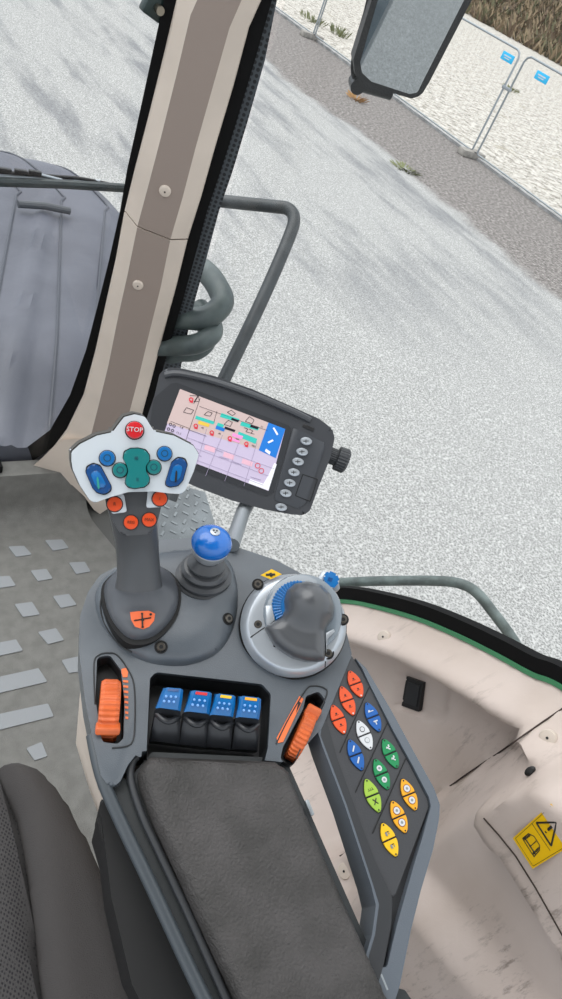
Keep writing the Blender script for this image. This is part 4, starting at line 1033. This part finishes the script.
# mirror
dm = ray(400, 50).normalized(); want = V((.02, -.88, -.36)).normalized(); nm = (want-dm).normalized()
XF = Frame(400, 50, 1.65, nm)
mir = thing('side_mirror', 'black framed rear view mirror reflecting gravel, outside at the top', 'mirror', XF.M)
c6 = lambda x, y: (340+x/2.532, y/2.532)
def xm(pts, k=0): return [XF.L(*c6(*p), k).to_2d() for p in pts]
b = B(); fr = [(120, -200), (85, -20), (33, 150), (38, 190), (62, 214), (140, 236), (180, 248), (205, 240), (226, 205), (338, -12), (430, -190), (400, -240), (150, -250)]
prism(b, fillet(xm(fr), .01), -.035, .004, 0, .004, 3); obj('mirror_frame', b, mat('mirror_black', (26, 27, 29), .4), mir)
gl = [(135, -190), (97, -10), (50, 155), (55, 182), (78, 204), (175, 236), (195, 232), (208, 205), (318, -12), (405, -180), (385, -220), (160, -225)]
b = B(); prism(b, fillet(xm(gl), .008), .002, .0050); obj('mirror_glass', b, MIRR, mir)
b = B(); tube(b, spline([XF.L(*c6(x, y), -.03) for x, y in ((86, -60), (66, 30), (36, 140), (36, 195), (60, 212))], 4), .006, 10)
tube(b, [XF.L(*c6(45, 212), -.03), XF.L(*c6(130, 236), -.03)], .016, 12); lathe(b, [(.018, -.02), (.018, .02)], XF.L(*c6(42, 212), -.03), (0, 0, 1), 20)
obj('mirror_bracket', b, mat('mirror_black', (26, 27, 29)), mir)

# =================================================================== YARD
def ground_mat():
    M = bpy.data.materials.new('gravel_yard'); M.use_nodes = True; nt = M.node_tree; N = nt.nodes; P = N['Principled BSDF']; P.inputs['Roughness'].default_value = .95; P.inputs['Specular IOR Level'].default_value = .2
    lk = nt.links.new; tc = N.new('ShaderNodeTexCoord'); sp = N.new('ShaderNodeSeparateXYZ'); lk(tc.outputs['Object'], sp.inputs[0])
    def nz(sc_, det=4, vec=None, rough=.6):
        n = N.new('ShaderNodeTexNoise'); n.inputs['Scale'].default_value = sc_; n.inputs['Detail'].default_value = det; n.inputs['Roughness'].default_value = rough; lk(vec or tc.outputs['Object'], n.inputs['Vector']); return n.outputs[0]
    def mth(op, a, b_=None):
        n = N.new('ShaderNodeMath'); n.operation = op
        for i, v in enumerate((a, b_)):
            if v is None: continue
            if isinstance(v, (int, float)): n.inputs[i].default_value = v
            else: lk(v, n.inputs[i])
        return n.outputs[0]
    def ramp(v, stops):
        r = N.new('ShaderNodeValToRGB'); e = r.color_ramp.elements
        e[0].position, e[0].color = stops[0][0], lin(stops[0][1]); e[1].position, e[1].color = stops[1][0], lin(stops[1][1])
        for p, c in stops[2:]: x = e.new(p); x.color = lin(c)
        lk(v, r.inputs[0]); return r.outputs[0]
    def mix(f, a, b_):
        n = N.new('ShaderNodeMix'); n.data_type = 'RGBA'; lk(f, n.inputs[0]) if not isinstance(f, (int, float)) else setattr(n.inputs[0], 'default_value', f)
        for i, v in ((6, a), (7, b_)):
            if isinstance(v, tuple): n.inputs[i].default_value = v
            else: lk(v, n.inputs[i])
        return n.outputs[2]
    def clampr(v, a, b_):
        n = N.new('ShaderNodeMapRange'); n.interpolation_type = 'SMOOTHSTEP'; lk(v, n.inputs[0]); n.inputs[1].default_value = a; n.inputs[2].default_value = b_; return n.outputs[0]
    vo = N.new('ShaderNodeTexVoronoi'); vo.inputs['Scale'].default_value = 70; lk(tc.outputs['Object'], vo.inputs['Vector'])
    grain = mth('ADD', mth('MULTIPLY', nz(55, 5, rough=.8), .6), mth('MULTIPLY', vo.outputs[0], .35))
    near = ramp(grain, [(.28, (92, 92, 92)), (.69, (196, 195, 193)), (.46, (153, 153, 151))])
    mp = N.new('ShaderNodeMapping'); mp.inputs['Scale'].default_value = (1.6, .28, 1); lk(tc.outputs['Object'], mp.inputs[0])
    streak = clampr(nz(1.1, 6, mp.outputs[0], .65), .45, .66)
    far = mth('ADD', 0, clampr(sp.outputs[1], 3, 7))
    near2 = mix(mth('MULTIPLY', mth('MULTIPLY', streak, far), .75), near, ramp(nz(25, 5), [(.3, (84, 85, 88)), (.7, (128, 130, 134))]))
    asph = ramp(nz(16, 6, rough=.8), [(.38, (84, 80, 78)), (.66, (176, 171, 167)), (.52, (122, 117, 114))])
    xx = mth('ADD', sp.outputs[0], mth('MULTIPLY', mth('SUBTRACT', nz(.35, 5), .5), 2.2))
    xx = mth('SUBTRACT', xx, mth('MULTIPLY', clampr(sp.outputs[1], 10, 22), -.8))
    fa = clampr(xx, 8.55, 8.95)
    m1 = mix(fa, near2, asph)
    white = ramp(nz(5, 8, rough=.9), [(.42, (96, 90, 82)), (.58, (208, 203, 196)), (.49, (176, 171, 162))])
    grassy = clampr(nz(.8, 6, rough=.7), .60, .68)
    white = mix(mth('MULTIPLY', grassy, .4), white, ramp(nz(9, 5), [(.4, (116, 110, 82)), (.6, (160, 152, 124))]))
    xw = mth('ADD', sp.outputs[0], mth('MULTIPLY', mth('SUBTRACT', nz(1.2, 4), .5), .5))
    m2 = mix(clampr(xw, 12.05, 12.25), m1, white)
    lk(m2, P.inputs['Base Color'])
    bp_ = N.new('ShaderNodeBump'); bp_.inputs['Strength'].default_value = .35; bp_.inputs['Distance'].default_value = .01; lk(grain, bp_.inputs['Height']); lk(bp_.outputs[0], P.inputs['Normal'])
    return M
b = B()
xs = [-80, -20, 0, 12, 40, 140]; ys = [-60, -10, 0, 20, 60, 200]
vv = [[b.verts.new((x, y, 0)) for x in xs] for y in ys]
for i in range(5):
    for j in range(5): b.faces.new((vv[i][j], vv[i][j+1], vv[i+1][j+1], vv[i+1][j]))
obj('ground', b, ground_mat(), kind='structure')
# kerb edge along the fence
b = B(); box(b, 12.05, 12.17, -5, 60, -.05, .05, 0); obj('kerb', b, mat('kerb_grey', (150, 150, 150), .9, var=.12, vscale=6), None, 'thin grey kerb edge along the fence', kind='structure')

# scrub bank
b = B(); NX, NY = 40, 60; G = []
for i in range(NY+1):
    row = []
    for j in range(NX+1):
        t = j/NX; y = 10+i*2.2; x = 44+.19*(110-y)*.2+t*34
        z = 9.5*ss(t*1.1) + .9*noise.noise(V((x*.25, y*.25, 1)))*min(1, t*4) - .1
        row.append(b.verts.new((x, y, z)))
    G.append(row)
for i in range(NY):
    for j in range(NX): b.faces.new((G[i][j], G[i][j+1], G[i+1][j+1], G[i+1][j]))
bk = obj('bank', b, mat('scrub_brown', (118, 102, 80), .95, c2=(54, 46, 38), vscale=1.2), None, 'brown scrub covered bank behind the gravel', kind='structure')
b = B()
for i in range(4200):
    y = random.uniform(22, 90); t = random.random()**1.3*.55; x = 44+.19*(110-y)*.2+t*34; z = 9.5*ss(t*1.1)
    h_ = random.uniform(.5, 1.3); a = random.uniform(0, 6.28)
    for k in range(3):
        a += 2.1; d = V((math.cos(a), math.sin(a), 0)); s_ = d.cross(ZA)*.10
        p = V((x, y, z-.1)); vs = [b.verts.new(q) for q in (p-s_, p+s_, p+d*.35+s_*.8+V((0, 0, h_*.7)), p+d*.7+V((0, 0, h_)))]
        f = b.faces.new(vs); f.material_index = random.choice((0, 0, 1, 2))
tag(obj('scrub', b, [mat('dry_grass', (142, 124, 98), .9), mat('dead_weed', (104, 86, 68), .9), mat('olive_weed', (104, 102, 74), .9)]), 'dry brown scrub and weeds growing on the bank at the top right', 'scrub', kind='stuff')

# fence
def fence(y0, y1, lab, sign):
    t = thing('temporary_fence', lab, 'fence', Matrix.Translation((12, (y0+y1)/2, .06)), 'temporary fence panels'); h = (y1-y0)/2; H = 1.92
    b = B(); r = .12
    loop = [(-h, 0), (-h, H-r), (-h+.04, H-.04), (-h+r, H), (h-r, H), (h-.04, H-.04), (h, H-r), (h, 0)]
    tube(b, [V((0, a, z)) for a, z in loop], .021, 10); tube(b, [V((0, -h, .05)), V((0, h, .05))], .016, 8)
    obj('tube_frame', b, GALV, t)
    b = B(); k = -h+.12
    while k < h: tube(b, [V((0, k, .05)), V((0, k, H))], .0011, 3); k += .12
    for z in (.5, 1.0, 1.5): tube(b, [V((0, -h, z)), V((0, h, z))], .0011, 3)
    obj('wire_mesh', b, GALV, t)
    if sign:
        b = B(); box(b, -.012, .012, sign-.17, sign+.17, 1.66, 1.80, 0, None, .004)
        box(b, -.014, -.0115, sign-.11, sign+.11, 1.735, 1.755, 1); box(b, -.014, -.0115, sign-.08, sign+.08, 1.70, 1.715, 1)
        obj('name_plate', b, [SIGNB, WHT], t, 'light blue plate near the top of the panel')
    return t
fence(11.45, 14.9, 'galvanised fence panel left of the joint, reaching behind the mirror', -1.45)
fence(7.9, 11.28, 'galvanised fence panel right of the joint, running out of the picture', 1.1)
fence(15.0, 18.45, 'galvanised fence panel seen left of the mirror, next to the farthest one', None)
fence(18.55, 22.0, 'farthest galvanised fence panel, at the top edge left of the mirror', None)
def foot(y, lab, g=None):
    b = B(); box(b, -.32, .32, -.11, .11, 0, .13, 0, None, .02)
    for s_ in (-.08, .08): lathe(b, [(.03, .12), (.03, .135)], V((0, s_, 0)), (0, 0, 1), 12, 1)
    o = obj('concrete_block', b, [CONC, INK]); o.location = (11.95, y, 0); tag(o, lab, 'concrete block', g)
foot(11.37, 'concrete fence foot under the joint of the two nearest panels')
foot(14.95, 'concrete fence foot behind the mirror'); foot(18.5, 'concrete fence foot far left of the mirror')
# coupling clamp between the panels
b = B(); box(b, -.03, .03, -.12, .12, -.03, .03, 0, None, .008); o = obj('pipe_clamp', b, GALV); o.location = (12, 11.365, 1.35); tag(o, 'small metal clamp joining the two nearest fence panels', 'clamp')

# weeds
def weed(x, y, lab, n=70, h=.22, s=.25, c='weed_green'):
    p = onz(x, y, 0); b = B()
    for i in range(n):
        a = random.uniform(0, 6.28); r = random.random()**.6*s; q = V((r*math.cos(a), r*math.sin(a), 0)); d = V((math.cos(a), math.sin(a), 0)); w_ = d.cross(ZA)*.012; hh = h*random.uniform(.5, 1)
        f = b.faces.new([b.verts.new(v) for v in (q-w_, q+w_, q+d*.05+w_*.7+V((0, 0, hh*.7)), q+d*.12+V((0, 0, hh)))])
    o = obj('weed', b, mat(c, (116, 120, 84) if c == 'weed_green' else (168, 130, 84), .9)); o.location = p; tag(o, lab, 'weed')
weed(405, 169, 'flat green weed on the grey ground left of the fence joint', 90, .05, .22)
weed(340, 36, 'green weed tuft on white gravel left of the mirror', 60, .28, .32); weed(313, 22, 'low green weed beyond the fence, farthest to the left', 60, .2, .4)
weed(356, 100, 'small brown weed on dark ground under the mirror', 60, .12, .18, 'weed_brown')
weed(510, 90, 'low green weed on white gravel below the blue plates', 60, .15, .3)

# =================================================================== LIGHT
w = bpy.data.worlds.new('sky'); sc.world = w; w.use_nodes = True; nt = w.node_tree; bg = nt.nodes['Background']
tc = nt.nodes.new('ShaderNodeTexCoord'); sp = nt.nodes.new('ShaderNodeSeparateXYZ'); nt.links.new(tc.outputs['Generated'], sp.inputs[0])
nz = nt.nodes.new('ShaderNodeTexNoise'); nz.inputs['Scale'].default_value = 2.2; nz.inputs['Detail'].default_value = 5; nt.links.new(tc.outputs['Generated'], nz.inputs['Vector'])
ad = nt.nodes.new('ShaderNodeMath'); ad.operation = 'MULTIPLY_ADD'; nt.links.new(nz.outputs[0], ad.inputs[0]); ad.inputs[1].default_value = .5; nt.links.new(sp.outputs[2], ad.inputs[2])
rp = nt.nodes.new('ShaderNodeValToRGB'); rp.color_ramp.elements[0].position = .15; rp.color_ramp.elements[0].color = (.70, .78, .88, 1); rp.color_ramp.elements[1].position = .9; rp.color_ramp.elements[1].color = (.96, .98, 1, 1)
nt.links.new(ad.outputs[0], rp.inputs[0]); nt.links.new(rp.outputs[0], bg.inputs[0]); bg.inputs[1].default_value = .88
ld = bpy.data.lights.new('sun', 'SUN'); ld.energy = 1.2; ld.angle = math.radians(60); ld.color = (1, .995, .985)
lo_ = bpy.data.objects.new('sun', ld); COL.objects.link(lo_); lo_.rotation_euler = V((.34, -.42, -.9)).to_track_quat('-Z', 'Y').to_euler()
vs_ = sc.view_settings; vs_.view_transform = 'Standard'; vs_.look = 'None'; vs_.gamma = 1; vs_.exposure = 0.88; vs_.use_curve_mapping = False
